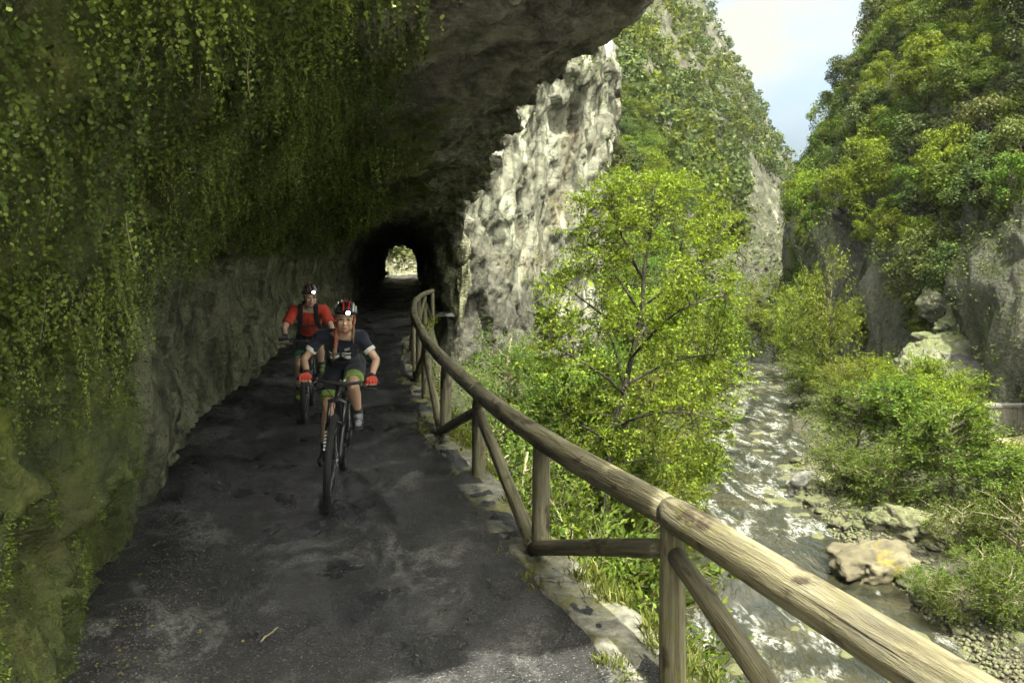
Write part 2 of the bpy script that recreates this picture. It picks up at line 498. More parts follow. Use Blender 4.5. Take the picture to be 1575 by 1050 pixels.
def mat_wood():
    m = Mat('weathered_round_timber')
    oi = m.n('ObjectInfo').outputs['Random']
    uv = m.n('UVMap').outputs[0]
    off = m.n('CombineXYZ', X=m.math('MULTIPLY', oi, 7.0), Y=m.math('MULTIPLY', oi, 31.0), Z=0.0).outputs[0]
    u2 = m.n('VectorMath', {'operation': 'ADD'}, i0=uv, i1=off).outputs[0]
    g1 = m.n('Mapping', Vector=u2, Scale=(26, 1.6, 1)).outputs[0]
    g2 = m.n('Mapping', Vector=u2, Scale=(5, 2.2, 1)).outputs[0]
    gr = m.noise(1.0, 7, 0.65, g1, 0.6); bl = m.noise(1.0, 5, 0.6, g2); fine = m.noise(4.0, 4, 0.7, g1)
    c = m.ramp(gr, [(0.30, (0.036, 0.030, 0.017)), (0.44, (0.108, 0.096, 0.057)), (0.58, (0.182, 0.168, 0.105)), (0.76, (0.265, 0.252, 0.172))])
    c = m.mix(m.ramp(bl, [(0.52, 0.0), (0.66, 0.65)]), c, (0.115, 0.108, 0.085))
    c = m.mix(m.ramp(m.noise(1.3, 4, 0.6, g2), [(0.55, 0.0), (0.62, 0.9)]), c, (0.028, 0.019, 0.012))
    c = m.mix(m.ramp(m.noise(2.1, 4, 0.7, g2), [(0.56, 0.0), (0.66, 0.7)]), c, (0.12, 0.125, 0.03))
    c = m.mix(m.ramp(fine, [(0.30, 0.7), (0.38, 0.0)]), c, (0.03, 0.022, 0.014))
    kn = m.voro(1.0, m.n('Mapping', Vector=u2, Scale=(11, 2.6, 1)).outputs[0])
    c = m.mix(m.ramp(kn, [(0.05, .9), (0.10, .15), (0.13, .5), (0.20, 0.0)]), c, (0.05, 0.033, 0.018))
    ck = m.noise(1.0, 3, .5, m.n('Mapping', Vector=u2, Scale=(75, .55, 1)).outputs[0], .3)
    ckm = m.ramp(ck, [(0.27, 1.0), (0.31, 0.0)])
    c = m.mix(ckm, c, (0.018, 0.014, 0.010))
    hh = m.math('SUBTRACT', m.math('ADD', gr, m.math('MULTIPLY', fine, 0.7)), m.math('MULTIPLY', ckm, 1.2))
    nb = m.bump(hh, 1.0, 0.02)
    return m.done(m.bsdf(c, 0.66, nb, Specular_IOR_Level=0.35))

def mat_leaf(name, dark, mid, light, trans=0.35, rough=0.55):
    m = Mat(name)
    ri = m.n('NewGeometry').outputs['Random Per Island']
    oi = m.n('ObjectInfo').outputs['Random']
    pos = m.noise(0.8, 3, 0.5)
    f = m.math('ADD', m.math('MULTIPLY', ri, 0.55), m.math('MULTIPLY', pos, 0.45))
    c = m.ramp(f, [(0.12, dark), (0.5, mid), (0.88, light)])
    hs = m.n('HueSaturation', Color=c, Hue=m.n('MapRange', Value=oi, i3=0.485, i4=0.515).outputs[0], Value=m.n('MapRange', Value=oi, i3=0.72, i4=1.25).outputs[0]).outputs[0]
    d = m.bsdf(hs, rough, Specular_IOR_Level=0.12)
    tr = m.n('BsdfTranslucent', Color=m.mix(1.0, hs, (1.15, 1.1, 0.55), 'MULTIPLY'))
    mx = m.n('MixShader', Fac=trans, i1=d, i2=tr.outputs[0])
    return m.done(mx.outputs[0])

def mat_fern(name, dark, mid, light, pale):
    m = Mat(name)
    ri = m.n('NewGeometry').outputs['Random Per Island']
    tone = m.n('Attribute', {'attribute_name': 'tone'}).outputs['Fac']
    f = m.math('ADD', m.math('MULTIPLY', ri, 0.30), m.math('MULTIPLY', tone, 0.70))
    c = m.ramp(f, [(0.10, dark), (0.45, mid), (0.75, light), (0.95, pale)])
    d = m.bsdf(c, .5, Specular_IOR_Level=0.4)
    tr = m.n('BsdfTranslucent', Color=c)
    return m.done(m.n('MixShader', Fac=.25, i1=d, i2=tr.outputs[0]).outputs[0])

def mat_bark(name='bark', a=(0.035, 0.028, 0.018), b=(0.13, 0.11, 0.075)):
    m = Mat(name)
    n = m.noise(9, 6, 0.65, m.co((1, 1, 0.25)))
    return m.done(m.bsdf(m.ramp(n, [(0.3, a), (0.7, b)]), 0.9, m.bump(n, 0.8, 0.03)))

def mat_water():
    m = Mat('river_water')
    at = m.n('Attribute', {'attribute_name': 'rapid'}).outputs['Fac']
    st = m.co((1.25, 0.5, 1.0), (0, 0, 0.35))
    w1 = m.noise(1.3, 3, 0.5, st, 0.6); w2 = m.noise(4.2, 4, 0.6, st, 0.8); w3 = m.rnoise(5.0, 4, 0.5, st)
    h = m.math('ADD', m.math('MULTIPLY', w1, 1.2), m.math('ADD', m.math('MULTIPLY', w2, 0.50), m.math('MULTIPLY', w3, 0.04)))
    nb = m.bump(h, 1.0, 0.16)
    m.t.links.new(m.n('MapRange', Value=at, i3=.16, i4=.95).outputs[0], [q for q in m.t.nodes if q.type == 'BUMP'][-1].inputs['Strength'])
    body = m.bsdf(m.ramp(m.noise(0.6, 3), [(0.35, (0.010, 0.012, 0.008)), (0.65, (0.032, 0.029, 0.016))]), 0.06, nb, Specular_IOR_Level=0.9)
    fa = m.ramp(m.math('ADD', m.noise(.9, 5, 0.6, m.co((1.4, .55, 1), (0, 0, .35)), .8), m.math('MULTIPLY', at, 0.16)), [(0.64, 0.0), (0.82, 1.0)])
    fb = m.ramp(m.noise(6.5, 8, 0.72, m.co((1.3, .6, 1), (0, 0, .35)), .4), [(0.44, 0.0), (0.60, 1.0)])
    fk = m.math('MULTIPLY', m.math('MULTIPLY', fa, fb), .5)
    foam = m.bsdf((0.55, 0.57, 0.54), 0.5, nb)
    return m.done(m.n('MixShader', Fac=fk, i1=body, i2=foam).outputs[0])

def mat_stone(name, dark, mid, light, sc=3.0, moss=0.0):
    m = Mat(name)
    oi = m.n('ObjectInfo').outputs['Random']
    n = m.noise(sc, 6, 0.62); n2 = m.noise(sc * 6, 4, 0.65)
    c = m.ramp(n, [(0.3, dark), (0.5, mid), (0.7, light)])
    c = m.mix(m.ramp(n2, [(0.34, 0.6), (0.5, 0.0)]), c, tuple(x * 0.4 for x in dark))
    c = m.n('HueSaturation', Color=c, Value=m.n('MapRange', Value=oi, i3=0.65, i4=1.2).outputs[0]).outputs[0]
    if moss:
        nz = m.n('SeparateXYZ', Vector=m.n('NewGeometry').outputs['Normal']).outputs[2]
        k = m.math('ADD', nz, m.math('MULTIPLY', m.noise(sc * 1.5, 5, .65), 1.1))
        c = m.mix(m.ramp(k, [(.95, 0.0), (1.1, moss)]), c, m.ramp(n2, [(.3, (.025, .035, .01)), (.7, (.10, .115, .03))]))
    return m.done(m.bsdf(c, 0.85, m.bump(m.math('ADD', n, m.math('MULTIPLY', n2, 0.4)), 0.7, 0.08)))

MT = {}
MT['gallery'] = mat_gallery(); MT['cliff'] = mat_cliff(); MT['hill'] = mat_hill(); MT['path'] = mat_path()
MT['kerb'] = mat_kerb(); MT['wood'] = mat_wood(); MT['water'] = mat_water(); MT['bark'] = mat_bark()
MT['darkbark'] = mat_bark('dark_branch_bark', (0.014, 0.012, 0.008), (0.055, 0.047, 0.032))
MT['twig'] = mat_bark('pale_twig', (0.10, 0.085, 0.05), (0.26, 0.23, 0.15))
MT['stone'] = mat_stone('river_stone', (0.034, 0.032, 0.021), (0.085, 0.08, 0.054), (0.15, 0.142, 0.098), 3.0, .6)
MT['darkstone'] = mat_stone('dark_rock', (0.045, 0.045, 0.042), (0.12, 0.12, 0.105), (0.24, 0.235, 0.19), 1.2)
MT['leaf_bright'] = mat_leaf('bright_spring_leaf', (0.038, 0.062, 0.008), (0.118, 0.165, 0.016), (0.23, 0.275, 0.034), 0.45)
MT['leaf_mid'] = mat_leaf('mid_green_leaf', (0.022, 0.042, 0.007), (0.064, 0.108, 0.014), (0.14, 0.185, 0.027), 0.4)
MT['leaf_dark'] = mat_leaf('dark_evergreen_leaf', (0.018, 0.032, 0.010), (0.05, 0.076, 0.021), (0.11, 0.138, 0.04), 0.3)
MT['leaf_olive'] = mat_leaf('olive_scrub_leaf', (0.026, 0.036, 0.009), (0.07, 0.088, 0.022), (0.145, 0.16, 0.042), 0.3)
MT['moss_leaf'] = mat_fern('hanging_fern_leaf', (0.026, 0.042, 0.007), (0.085, 0.125, 0.016), (0.18, 0.235, 0.034), (0.34, 0.39, 0.10))
MT['moss_pale'] = mat_leaf('pale_fern_leaf', (0.06, 0.085, 0.015), (0.14, 0.18, 0.035), (0.26, 0.30, 0.08), 0.35)
MT['grass'] = mat_leaf('grass_blade', (0.035, 0.05, 0.010), (0.10, 0.12, 0.025), (0.21, 0.20, 0.065), 0.3)
# ------------------------------------------------------------------ the gallery cut into the cliff, and the tunnel
def itp(Y, xs, ys): return np.interp(Y, xs, ys)
def wall_l(Y): return itp(Y, [-14, 3, 4.35, 6, 7, 10, 16, 26, 33, 78, 84, 100], [-1.9, -1.48, -1.66, -2.0, -2.1, -2.45, -2.55, -2.5, -2.3, -2.3, -2.3, -1.5])
def fence_l(Y): return itp(Y, [-4, 2.1, 3.74, 5.37, 7.2, 8.95, 11.3, 12.7, 16.5, 19, 22, 25.5, 30], [2.6, 1.66, 1.24, .90, .636, .40, .26, .15, .075, .07, .31, .65, .8])
def px(l, Y): return -0.13 * np.asarray(Y) + l          # path frame -> world X

def gallery():
    ys = np.concatenate([np.arange(1.6, 11, .032), np.arange(11, 20, .06), np.arange(20, 40, .11), np.arange(40, 102, .3)])
    nY = len(ys)
    lw = wall_l(ys)
    close = sstep(26.0, 31.5, ys)
    lip = itp(ys, [-6, 2.5, 6.5, 8, 10, 14, 23, 28], [1.36, 1.36, 1.62, 1.58, 1.62, 1.68, 1.85, 1.9]) + 0.0
    one = np.ones(nY)
    def P(l, z): return np.stack([l * one, z * one], -1)
    opn = [P(lw + .05, -.35), P(lw, 0), P(lw - .22, .9), P(lw - .28, 1.7), P(lw + .12, 2.45), P(lw + .75, 3.0), P(-.35, 3.38), P(.75, 3.75), P(1.3, 3.98), P(lip, 4.12), P(lip + .08, 4.5), P(lip - .1, 5.6), P(lip - .5, 7.5), P(lip - 1.2, 10.0)]
    rb = 1.05
    cls = [P(lw + .05, -.35), P(lw, 0), P(lw - .1, .9), P(lw - .05, 1.8), P(lw + .25, 2.6), P(lw + .75, 3.1), P(-.55, 3.35), P(.35, 3.0), P(.9, 1.9), P(rb, -.5), P(rb + .8, -2.5), P(rb + 1.3, 1.5), P(rb + 1.2, 5.0), P(rb + .6, 10.0)]
    c = np.stack([lerp(a, b, close[:, None]) for a, b in zip(opn, cls)], 1)
    sky_ = [P(lw + .05, -.35), P(lw, 0), P(lw - .22, .9), P(lw - .28, 1.7), P(lw - .2, 2.6), P(lw - .2, 3.6), P(lw - .4, 4.8), P(lw - .5, 6), P(lw - .8, 7), P(lw - 1, 8), P(lw - 1.2, 8.6), P(lw - 1.5, 9.2), P(lw - 2, 9.6), P(lw - 2.5, 10)]
    beyond = (ys > 78).astype(float)
    c = np.stack([lerp(c[:, k], sky_[k], beyond[:, None]) for k in range(14)], 1)       # nY,14,2
    S = catmull(c[:, :10], 150)
    S2 = catmull(c[:, 8:], 60)[:, 13:]
    S = np.concatenate([S, S2], 1)
    nv = S.shape[1]
    G = np.zeros((nY, nv, 3))
    G[..., 1] = ys[:, None]
    # far end swings right so that the wall beyond the tunnel closes the view
    sw = 0.016 * np.clip(ys - 78, 0, 99) ** 2
    G[..., 0] = -0.13 * ys[:, None] + S[..., 0] + sw[:, None]
    G[..., 2] = S[..., 1]
    skew = np.interp(np.arange(nv), [0, 42, 68, 92, 150, nv - 1], [0, 0, .12, .50, .90, .90])
    G[..., 1] += skew[None, :] * np.exp(-(ys - 1.6) / 1.6)[:, None]
    N = grid_normals(G)
    Q = G.copy(); Q[..., 0] += 0.13 * Q[..., 1]
    up = sstep(2.3, 3.2, Q[..., 2])
    W = Q + .22 * np.stack([fbm(Q * .8, 2, 5), fbm(Q * .8, 2, 6), fbm(Q * .8, 2, 7)], -1)
    d = 0.30 * fbm(Q * .55, 3, 1)
    tl = W @ np.array([[1, .15, .30], [-.12, 1, .2], [-.35, -.15, 1]])
    UP = up > 0.001; DN = up < .999; tlu = tl[UP]
    roof = np.zeros(up.shape); roof[UP] = .26 * facet(tlu * np.array([.55, .38, 1.5]), 4, .7) + .10 * facet(tlu * np.array([1.7, 1.1, 4.5]), 8, .8) + .04 * facet(tlu * np.array([4.5, 3.2, 11]), 12, .8)
    roof = roof + .035 * ridge(tl * np.array([1.2, .8, 6.0]), 4, 21, .6)
    W2 = W + .5 * np.stack([fbm(Q * 1.1, 3, 45), fbm(Q * 1.1, 3, 46), fbm(Q * 1.1, 3, 47)], -1)
    W2 = W2[DN]; wl = np.zeros(up.shape)
    wl[DN] = .24 * facet(W2 * np.array([.7, .6, .45]), 3, .9) + .12 * facet(W2 * np.array([1.7, 1.5, .9]), 6, .9) + .06 * ridge(W2 * np.array([1.3, 1.1, .6]), 4, 9) + .05 * facet(W2 * np.array([4.2, 4, 2.4]), 7, .9) + .05 * fbm(Q[DN] * 2.2, 3, 48)
    d += (1 - up) * wl + up * roof
    d += 0.022 * fbm(Q * 5.5, 4, 40, .62)
    far = sstep(12, 30, Q[..., 1])
    d += far * .22 * fbm(Q * .7, 3, 60)
    vi = np.arange(nv)
    d *= lerp(1.0, .35, np.exp(-((Q[..., 2] - 0) / .35) ** 2))
    # push outward (away from the path): normal points where?
    ctr = np.stack([px(-.6, G[..., 1]) + sw[:, None], G[..., 1], np.full(G.shape[:2], 1.8)], -1)
    sg = np.sign(np.sum((G - ctr) * N, -1)); sg[:, 150:] = np.sign(np.sum((G - ctr) * N, -1))[:, 150:]
    sgm = np.where(np.median(sg[:, 20:120]) > 0, 1.0, -1.0)
    D = G + N * (sgm * d)[..., None]
    # broken edge of the roof: teeth along the lip
    tooth = fbm(np.stack([ys * .55, ys * 0 + 3, ys * 0], -1), 4, 77, .6)
    tooth2 = .55 * np.exp(-((ys - 7.1) / .38) ** 2)       # the nose of rock at the top of the frame
    wgt = np.exp(-((vi - 150) / 14.0) ** 2)
    op = (1 - close)
    D[..., 2] -= (op * (.10 + .32 * tooth + .26 * tooth2))[:, None] * wgt
    D[..., 0] += (op * (.20 * tooth + .22 * tooth2))[:, None] * wgt
    cut = int(np.argmax(ys > 78)) - 1
    me = mesh_np('rock_gallery', D, np.concatenate([f for k, f in enumerate(np.array_split(grid_faces(nY, nv), nY - 1)) if k != cut]), MT['gallery'])
    o = link('rock_gallery', me)
    struct(o, 'dark rock overhang and mossy wall of the gallery running into a tunnel')
    return D, N * -sgm, ys
GAL, GALN, GALY = gallery()

# ------------------------------------------------------------------ the track and its kerb
def track():
    ys = np.concatenate([np.arange(-14, 2.5, .25), np.arange(2.5, 14, .06), np.arange(14, 102, .25)])
    t = np.linspace(0, 1, 84)
    l0 = wall_l(ys) - .5; l1 = itp(ys, [24, 30], [0, .6]) + fence_l(ys) - .01
    L = l0[:, None] + (l1 - l0)[:, None] * t
    sw = 0.016 * np.clip(ys - 78, 0, 99) ** 2
    l1b = np.where(ys > 27, 1.6, l1)
    L = l0[:, None] + (l1b - l0)[:, None] * t
    G = np.stack([-.13 * ys[:, None] + L + sw[:, None], ys[:, None] + 0 * L, 0 * L], -1)
    Q = G.copy(); Q[..., 0] += .13 * Q[..., 1]
    z = .030 * fbm(Q * .8, 3, 3) + .012 * fbm(Q * 4, 4, 8, .6) + .006 * ridge(Q * 11, 3, 12)
    # soil and rubble banked against the wall foot, ruts
    e = (L - (wall_l(ys)[:, None]))
    z += .12 * np.exp(-(np.clip(e - .25, 0, 9) / .28) ** 2) * (1 + .8 * fbm(Q * 2.2, 3, 15))
    z -= .02 * np.exp(-((L + .45) / .3) ** 2)
    pot = np.clip(fbm(Q * 1.7, 2, 50) - .28, 0, 1); z -= .09 * pot
    ee = L[:, -1:] - L
    z = z + sstep(.34, .10, ee) * (.010 + .040 * fbm(Q * 2.6, 4, 55, .6)) * (ys < 27)[:, None] + .012 * sstep(.6, 1, t)[None, :]
    G[..., 2] = z
    o = link('path', mesh_np('path', G, grid_faces(*G.shape[:2]), MT['path']))
    struct(o, 'dark damp dirt track running through the gallery')
    return G
TRK = track()

def add_bounce_wall():  # pale wall out of view, added to throw sunlight back into the gallery
    ys = np.arange(-14, 1.9, .15); z = np.linspace(-.3, 7, 60)
    L = wall_l(ys)[:, None] - .25 - .35 * np.sin(z / 7 * 2.2)[None, :] - .5 * sstep(-3, -12, ys)[:, None]
    G = np.stack([-.13 * ys[:, None] + L, ys[:, None] + 0 * L, 0 * L + z[None, :]], -1)
    G[..., 0] += .35 * fbm(G * .5, 4, 65) + .2 * facet(G * np.array([.8, .8, .6]), 66, .9)
    struct(link('bounce_wall', mesh_np('bounce_wall', G, grid_faces(*G.shape[:2]), MT['cliff'])), 'unseen pale rock wall added behind the camera to bounce light into the gallery')
add_bounce_wall()

def kerb():
    """low concrete edging cast in lengths, each its own broken slab, along the drop"""
    root = struct(link('kerb', None))
    root['label'] = 'weathered concrete edging with moss along the open side of the track'
    Y = 1.2; k = 0
    while Y < 25.3:
        Ln = R.uniform(.75, 1.5); Y1 = min(Y + Ln, 25.4)
        n = 26; m = 14
        yy = np.linspace(Y + .006, Y1 - .006, n)
        w0 = fence_l(yy) - .22; w1 = fence_l(yy) + .17
        if k % 3 == 1: w0 = w0 - .06
        t = np.linspace(0, 1, m)
        L = w0[:, None] + (w1 - w0)[:, None] * t
        top = .022 + R.uniform(-.008, .012)
        prof = np.interp(t, [0, .06, .9, 1], [-.05, 0, 0, -.012])
        Gt = np.stack([-.13 * yy[:, None] + L, yy[:, None] + 0 * L, top + prof[None, :] + 0 * L], -1)
        Gt[..., 2] += .016 * fbm(Gt * 3.1, 4, 70, .6) + .008 * fbm(Gt * 13, 2, 71)
        edge = np.clip(fbm(Gt[:, -1] * 2.7, 3, 90), -.2, .5)
        Gt[:, -1, 0] -= .10 * edge; Gt[:, -2, 0] -= .05 * edge
        nse = .03 * fbm(Gt[:, 0] * 3.3, 3, 91); Gt[:, 0, 0] += nse
        side = Gt[:, -1:, :].repeat(3, 1); side[:, 0, 2] -= .12; side[:, 1, 2] -= .30; side[:, 2, 2] -= .52; side[:, 1:, 0] += .02 * fbm(side[:, 1:] * 6, 2, 5)
        Gx = np.concatenate([Gt, side], 1)
        # end faces
        V = Gx.reshape(-1, 3); F = grid_faces(n, m + 3)
        lo = V.copy(); lo[:, 2] -= .25
        nb = m + 3
        V2 = np.concatenate([V, lo[:nb], lo[-nb:]])
        E = [(j, j + 1, len(V) + j + 1, len(V) + j) for j in range(m - 1)] + [((n - 1) * nb + j + 1, (n - 1) * nb + j, len(V) + nb + j, len(V) + nb + j + 1) for j in range(m - 1)]
        link('kerb_slab', mesh_np('kerb_slab', V2, np.concatenate([F, np.array(E)]), MT['kerb']), root)
        Y = Y1; k += 1
kerb()

def retaining():
    """rough rock face below the track"""
    ys = np.arange(0, 31, .12); z = np.linspace(-.15, -8.5, 46)
    L = fence_l(ys)[:, None] + .10 + .12 * (-z)[None, :]
    G = np.stack([-.13 * ys[:, None] + L, ys[:, None] + 0 * L, 0 * L + z[None, :]], -1)
    d = .30 * fbm(G * .6, 4, 14) + .15 * ridge(G * 1.4, 4, 4)
    G[..., 0] += d * sstep(-.1, -1.0, z)[None, :] - .05
    o = link('rock_face', mesh_np('rock_face', G, grid_faces(*G.shape[:2]), MT['gallery']))
    struct(o, 'rock face dropping from the track edge to the river')
retaining()

# ------------------------------------------------------------------ white cliff around the tunnel
def cliff():
    bx = np.array([(-3.4, 31.5), (-2.4, 29.6), (-1.2, 30.2), (0.3, 32.6), (1.9, 35.2), (3.4, 38.0), (4.6, 41.0), (5.0, 44.5), (4.2, 50), (2.5, 58)], float)
    n = 300; m = 205
    C = catmull(bx, n)
    z = np.linspace(-9, 19, m)
    G = np.zeros((n, m, 3)); G[..., :2] = C[:, None]; G[..., 2] = z
    tn = np.gradient(C, axis=0); tn /= np.linalg.norm(tn, axis=1)[:, None]
    nr = np.stack([tn[:, 1], -tn[:, 0]], -1)                       # outward (to the gorge)
    s = np.linspace(0, 1, n)
    lean = np.interp(z, [-9, -3, 0, 6, 12, 19], [1.6, .2, -.5, .15, .55, .3])
    d = lean[None, :] * sstep(.15, .6, s)[:, None]
    W = G + .45 * np.stack([fbm(G * .45, 3, 5), fbm(G * .45, 3, 6), fbm(G * .45, 3, 7)], -1)
    d = d + .5 * fbm(G * .16, 3, 2) + .62 * facet(W * np.array([.27, .27, .12]), 30, .6) + .30 * facet(W * np.array([.75, .75, .38]), 31, .7) + .15 * facet(W * np.array([2.0, 2.0, 1.1]), 35, .7) + .07 * fbm(W * np.array([2.6, 2.6, 1.0]), 4, 32, .6)
    d = d +   .07 * ridge(W * np.array([.9, .9, .12]), 4, 33) + .04 * fbm(G * 4, 3, 34)
    G[..., :2] += nr[:, None] * d[..., None]
    G[..., 2] += .25 * fbm(G * .8, 2, 44)
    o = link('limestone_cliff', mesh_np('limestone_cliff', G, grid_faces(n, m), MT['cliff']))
    struct(o, 'sunlit pale limestone cliff beside the tunnel mouth')
    return G
CLF = cliff()

# ------------------------------------------------------------------ the gorge: bed, banks and mountainsides
RY = [0, 10, 17, 22, 25, 30, 36, 45, 60, 75, 100, 125, 150, 200, 300]
RX = [4.6, 5.8, 6.7, 7.6, 7.9, 8.6, 11.0, 13.8, 18.2, 22.6, 31.5, 42, 54, 80, 133]
RW = [3.2, 3.2, 3.1, 2.7, 2.2, 1.9, 1.9, 1.7, 1.6, 1.6, 1.6, 1.6, 1.6, 1.6, 1.6]
def river_x(Y): return np.interp(Y, RY, RX)
def river_w(Y): return np.interp(Y, RY, RW)
WATER_Z = -7.0

def hill_z(X, Y):
    """smooth height of the gorge sides"""
    xr = river_x(Y); hw = river_w(Y)
    e = X - xr
    P = np.stack([X, Y, 0 * X], -1)
    ed = e + np.clip(.8 * fbm(P * .35, 2, 101), -.9, .9)
    dl = np.clip(-ed - hw, 0, 999); dr = np.clip(ed - hw, 0, 999)
    bed = -7.55 + .35 * np.clip(np.abs(ed) / hw, 0, 1) ** 2
    # left
    bl = np.interp(Y, [0, 20, 30, 45, 60, 80, 110, 160], [.62, .62, .6, .55, .45, .7, 1.6, 2.0])
    kl = np.interp(Y, [0, 30, 45, 60, 80, 110, 300], [.62, .62, .7, .42, .9, 1.62, 1.80])
    zl = -7.2 + np.minimum(dl, 1.2) * .55 + np.clip(dl - 1.2, 0, 999) * kl
    spur = 5.0 * fbm(P * .022, 3, 120) + 2.6 * fbm(P * .07, 3, 121)
    zl = zl + sstep(4, 30, dl) * spur * sstep(50, 100, Y) * 1.4
    rise = sstep(112, 124, Y)
    cap = np.where(Y < 82, np.where(X < px(2.6, Y), -3.2, 60.0), 200.0)
    pocket = np.clip(-.6 + 0 * X, -1, 0)
    zl = np.where((Y < 124) & (X < np.interp(Y, [80, 90], [6, 1])), np.minimum(zl, lerp(-2.0, zl, rise)), zl)
    # right
    bw = np.interp(Y, [0, 17, 30, 45, 60, 75, 90, 300], [13, 12, 11.5, 9.5, 6.0, 2.0, 1.5, 1.5])
    slope = np.interp(Y, [30, 45, 62, 80, 300], [1.40, 1.40, 1.75, 2.0, 2.1]) + .25 * fbm(P * .03, 2, 131)
    q = np.clip(dr - bw, 0, 999)
    zr = -7.2 + np.minimum(dr, 1.0) * .5 + np.clip(np.minimum(dr, bw) - 1.0, 0, 99) * .10
    stepz = np.interp(Y, [0, 48, 62, 100], [4.6, 4.6, 8.5, 10]) + 2.0 * fbm(P * .09, 2, 133)
    zr = zr + stepz * sstep(0, .9, q) + q * slope + sstep(2, 14, q) * (3.2 * fbm(P * .06, 4, 134) + 4.0 * fbm(P * .02, 2, 135))
    z = np.where(ed < -hw, zl, np.where(ed > hw, zr, bed))
    return z + .12 * fbm(P * .9, 3, 140)

def gorge():
    Y = np.concatenate([np.arange(6, 34, .35), np.arange(34, 100, .55), np.arange(100, 290, 1.6)])
    e = np.concatenate([-np.geomspace(78, 6, 110), np.linspace(-5.9, 16, 110), np.geomspace(16.3, 74, 150)])
    Yg, E = np.meshgrid(Y, e, indexing='ij')
    X = river_x(Yg) + E
    Z = hill_z(X, Yg)
    G = np.stack([X, Yg, Z], -1)
    N = grid_normals(G); N *= np.sign(N[..., 2:3] + 1e-6)
    st = sstep(.85, .5, N[..., 2])
    d = np.zeros(Z.shape); K = (st > .01) & (787.5 + 1225 * X / Yg > 500) & (787.5 + 1225 * X / Yg < 1900); Gk = G[K]
    d[K] = st[K] * (1.3 * facet(Gk * np.array([.22, .22, .16]), 150, .9) + .6 * facet(Gk * np.array([.6, .6, .4]), 151, .9) + .3 * ridge(Gk * .8, 3, 152))
    d *= sstep(-6.5, -4.5, Z)
    G = G + N * d[..., None]
    o = link('gorge_terrain', mesh_np('gorge_terrain', G, grid_faces(*G.shape[:2]), MT['hill']))
    struct(o, 'steep rocky gorge sides and river banks')
    return G, N
GRG, GRGN = gorge()

def river():
    Y = np.concatenate([np.arange(5, 50, .2), np.arange(50, 160, 1.0)])
    t = np.linspace(-1, 1, 40)
    hw = river_w(Y) + 1.6
    X = river_x(Y)[:, None] + hw[:, None] * t
    G = np.stack([X, Y[:, None] + 0 * X, WATER_Z + 0 * X], -1)
    rap = np.interp(Y, [5, 14, 18.6, 20.0, 21, 24, 26.5, 34, 60], [.9, 1.0, 1.0, .35, .12, .15, .80, .95, 1.0])[:, None] * np.ones_like(X)
    rap = np.clip(rap + .45 * fbm(G * .5, 2, 160) + .35 * (1 - np.abs(t))[None, :] * sstep(23, 27, Y)[:, None] - .1 + .25 * sstep(.5, -.6, t)[None, :], 0, 1)
    G[..., 2] += .05 * rap * fbm(G * np.array([1.6, 1.1, 1]), 4, 161, .6) - .004 * Y[:, None] * 0
    me = mesh_np('river', G, grid_faces(*G.shape[:2]), MT['water'])
    a = me.attributes.new('rapid', 'FLOAT', 'POINT'); a.data.foreach_set('value', rap.astype(np.float32).ravel())
    struct(link('river', me), 'clear brown river with white rapids over stones')
river()
# ------------------------------------------------------------------ log fence on the kerb
def log_mesh(name, p0, p1, r0, r1, seed, bow=0.0, n=20, m=18, rough=1.0):
    p0 = np.array(p0, float); p1 = np.array(p1, float)
    d = p1 - p0; Ln = np.linalg.norm(d); d /= Ln
    x, y = frame_of(d)
    t = np.linspace(0, 1, m); a = np.arange(n + 1) * 2 * math.pi / n
    ax = p0 + t[:, None] * (p1 - p0)
    ax = ax + (np.sin(t * math.pi) * bow)[:, None] * y
    rad = lerp(r0, r1, t)[:, None] * np.ones(n + 1)
    cs = np.stack([np.cos(a), np.sin(a)], -1)
    s3 = np.stack([np.cos(a)[None, :] + 0 * t[:, None], np.sin(a)[None, :] + 0 * t[:, None], (t * Ln * 1.6)[:, None] + 0 * a[None, :]], -1)
    rad = rad * (1 + rough * (.055 * fbm(s3 * .9, 3, seed) + .03 * fbm(s3 * np.array([2.5, 2.5, .8]), 3, seed + 9)))
    # drying cracks along the grain
    for k in range(2):
        ca = R.uniform(0, 6.28); dd = np.abs((a - ca + math.pi) % (2 * math.pi) - math.pi)
        rad = rad - .012 * r0 / .06 * np.exp(-(dd / .12) ** 2)[None, :] * np.clip(fbm(np.stack([t * Ln * 1.1 + k * 9, 0 * t, 0 * t + seed], -1), 2, seed), 0, 1)[:, None]
    rad[0] *= .90; rad[-1] *= .90
    V = ax[:, None] + rad[..., None] * (np.cos(a)[None, :, None] * x + np.sin(a)[None, :, None] * y)
    nn = n + 1
    F = [(i * nn + j, i * nn + j + 1, (i + 1) * nn + j + 1, (i + 1) * nn + j) for i in range(m - 1) for j in range(n)]
    V = V.reshape(-1, 3)
    c = len(V); V = np.concatenate([V, ax[:1] - d * .006, ax[-1:] + d * .006])
    T = [(c, j + 1, j) for j in range(n)] + [(c + 1, (m - 1) * nn + j, (m - 1) * nn + j + 1) for j in range(n)]
    me = bpy.data.meshes.new(name); me.from_pydata(V.tolist(), [], F + T)
    uv = me.uv_layers.new(name='UVMap')
    U = np.zeros((len(V), 2)); jj = np.tile(np.arange(nn), m)
    U[:m * nn, 0] = jj / n * .42; U[:m * nn, 1] = np.repeat(t * Ln, nn); U[c] = (.5, 3.3); U[c + 1] = (.6, 4.1)
    li = np.zeros(len(me.loops), np.int32); me.loops.foreach_get('vertex_index', li)
    uv.data.foreach_set('uv', U[li].ravel().astype(np.float32))
    me.polygons.foreach_set('use_smooth', np.array([True] * len(F) + [False] * len(T)))
    me.materials.append(MT['wood']); me.update()
    return me

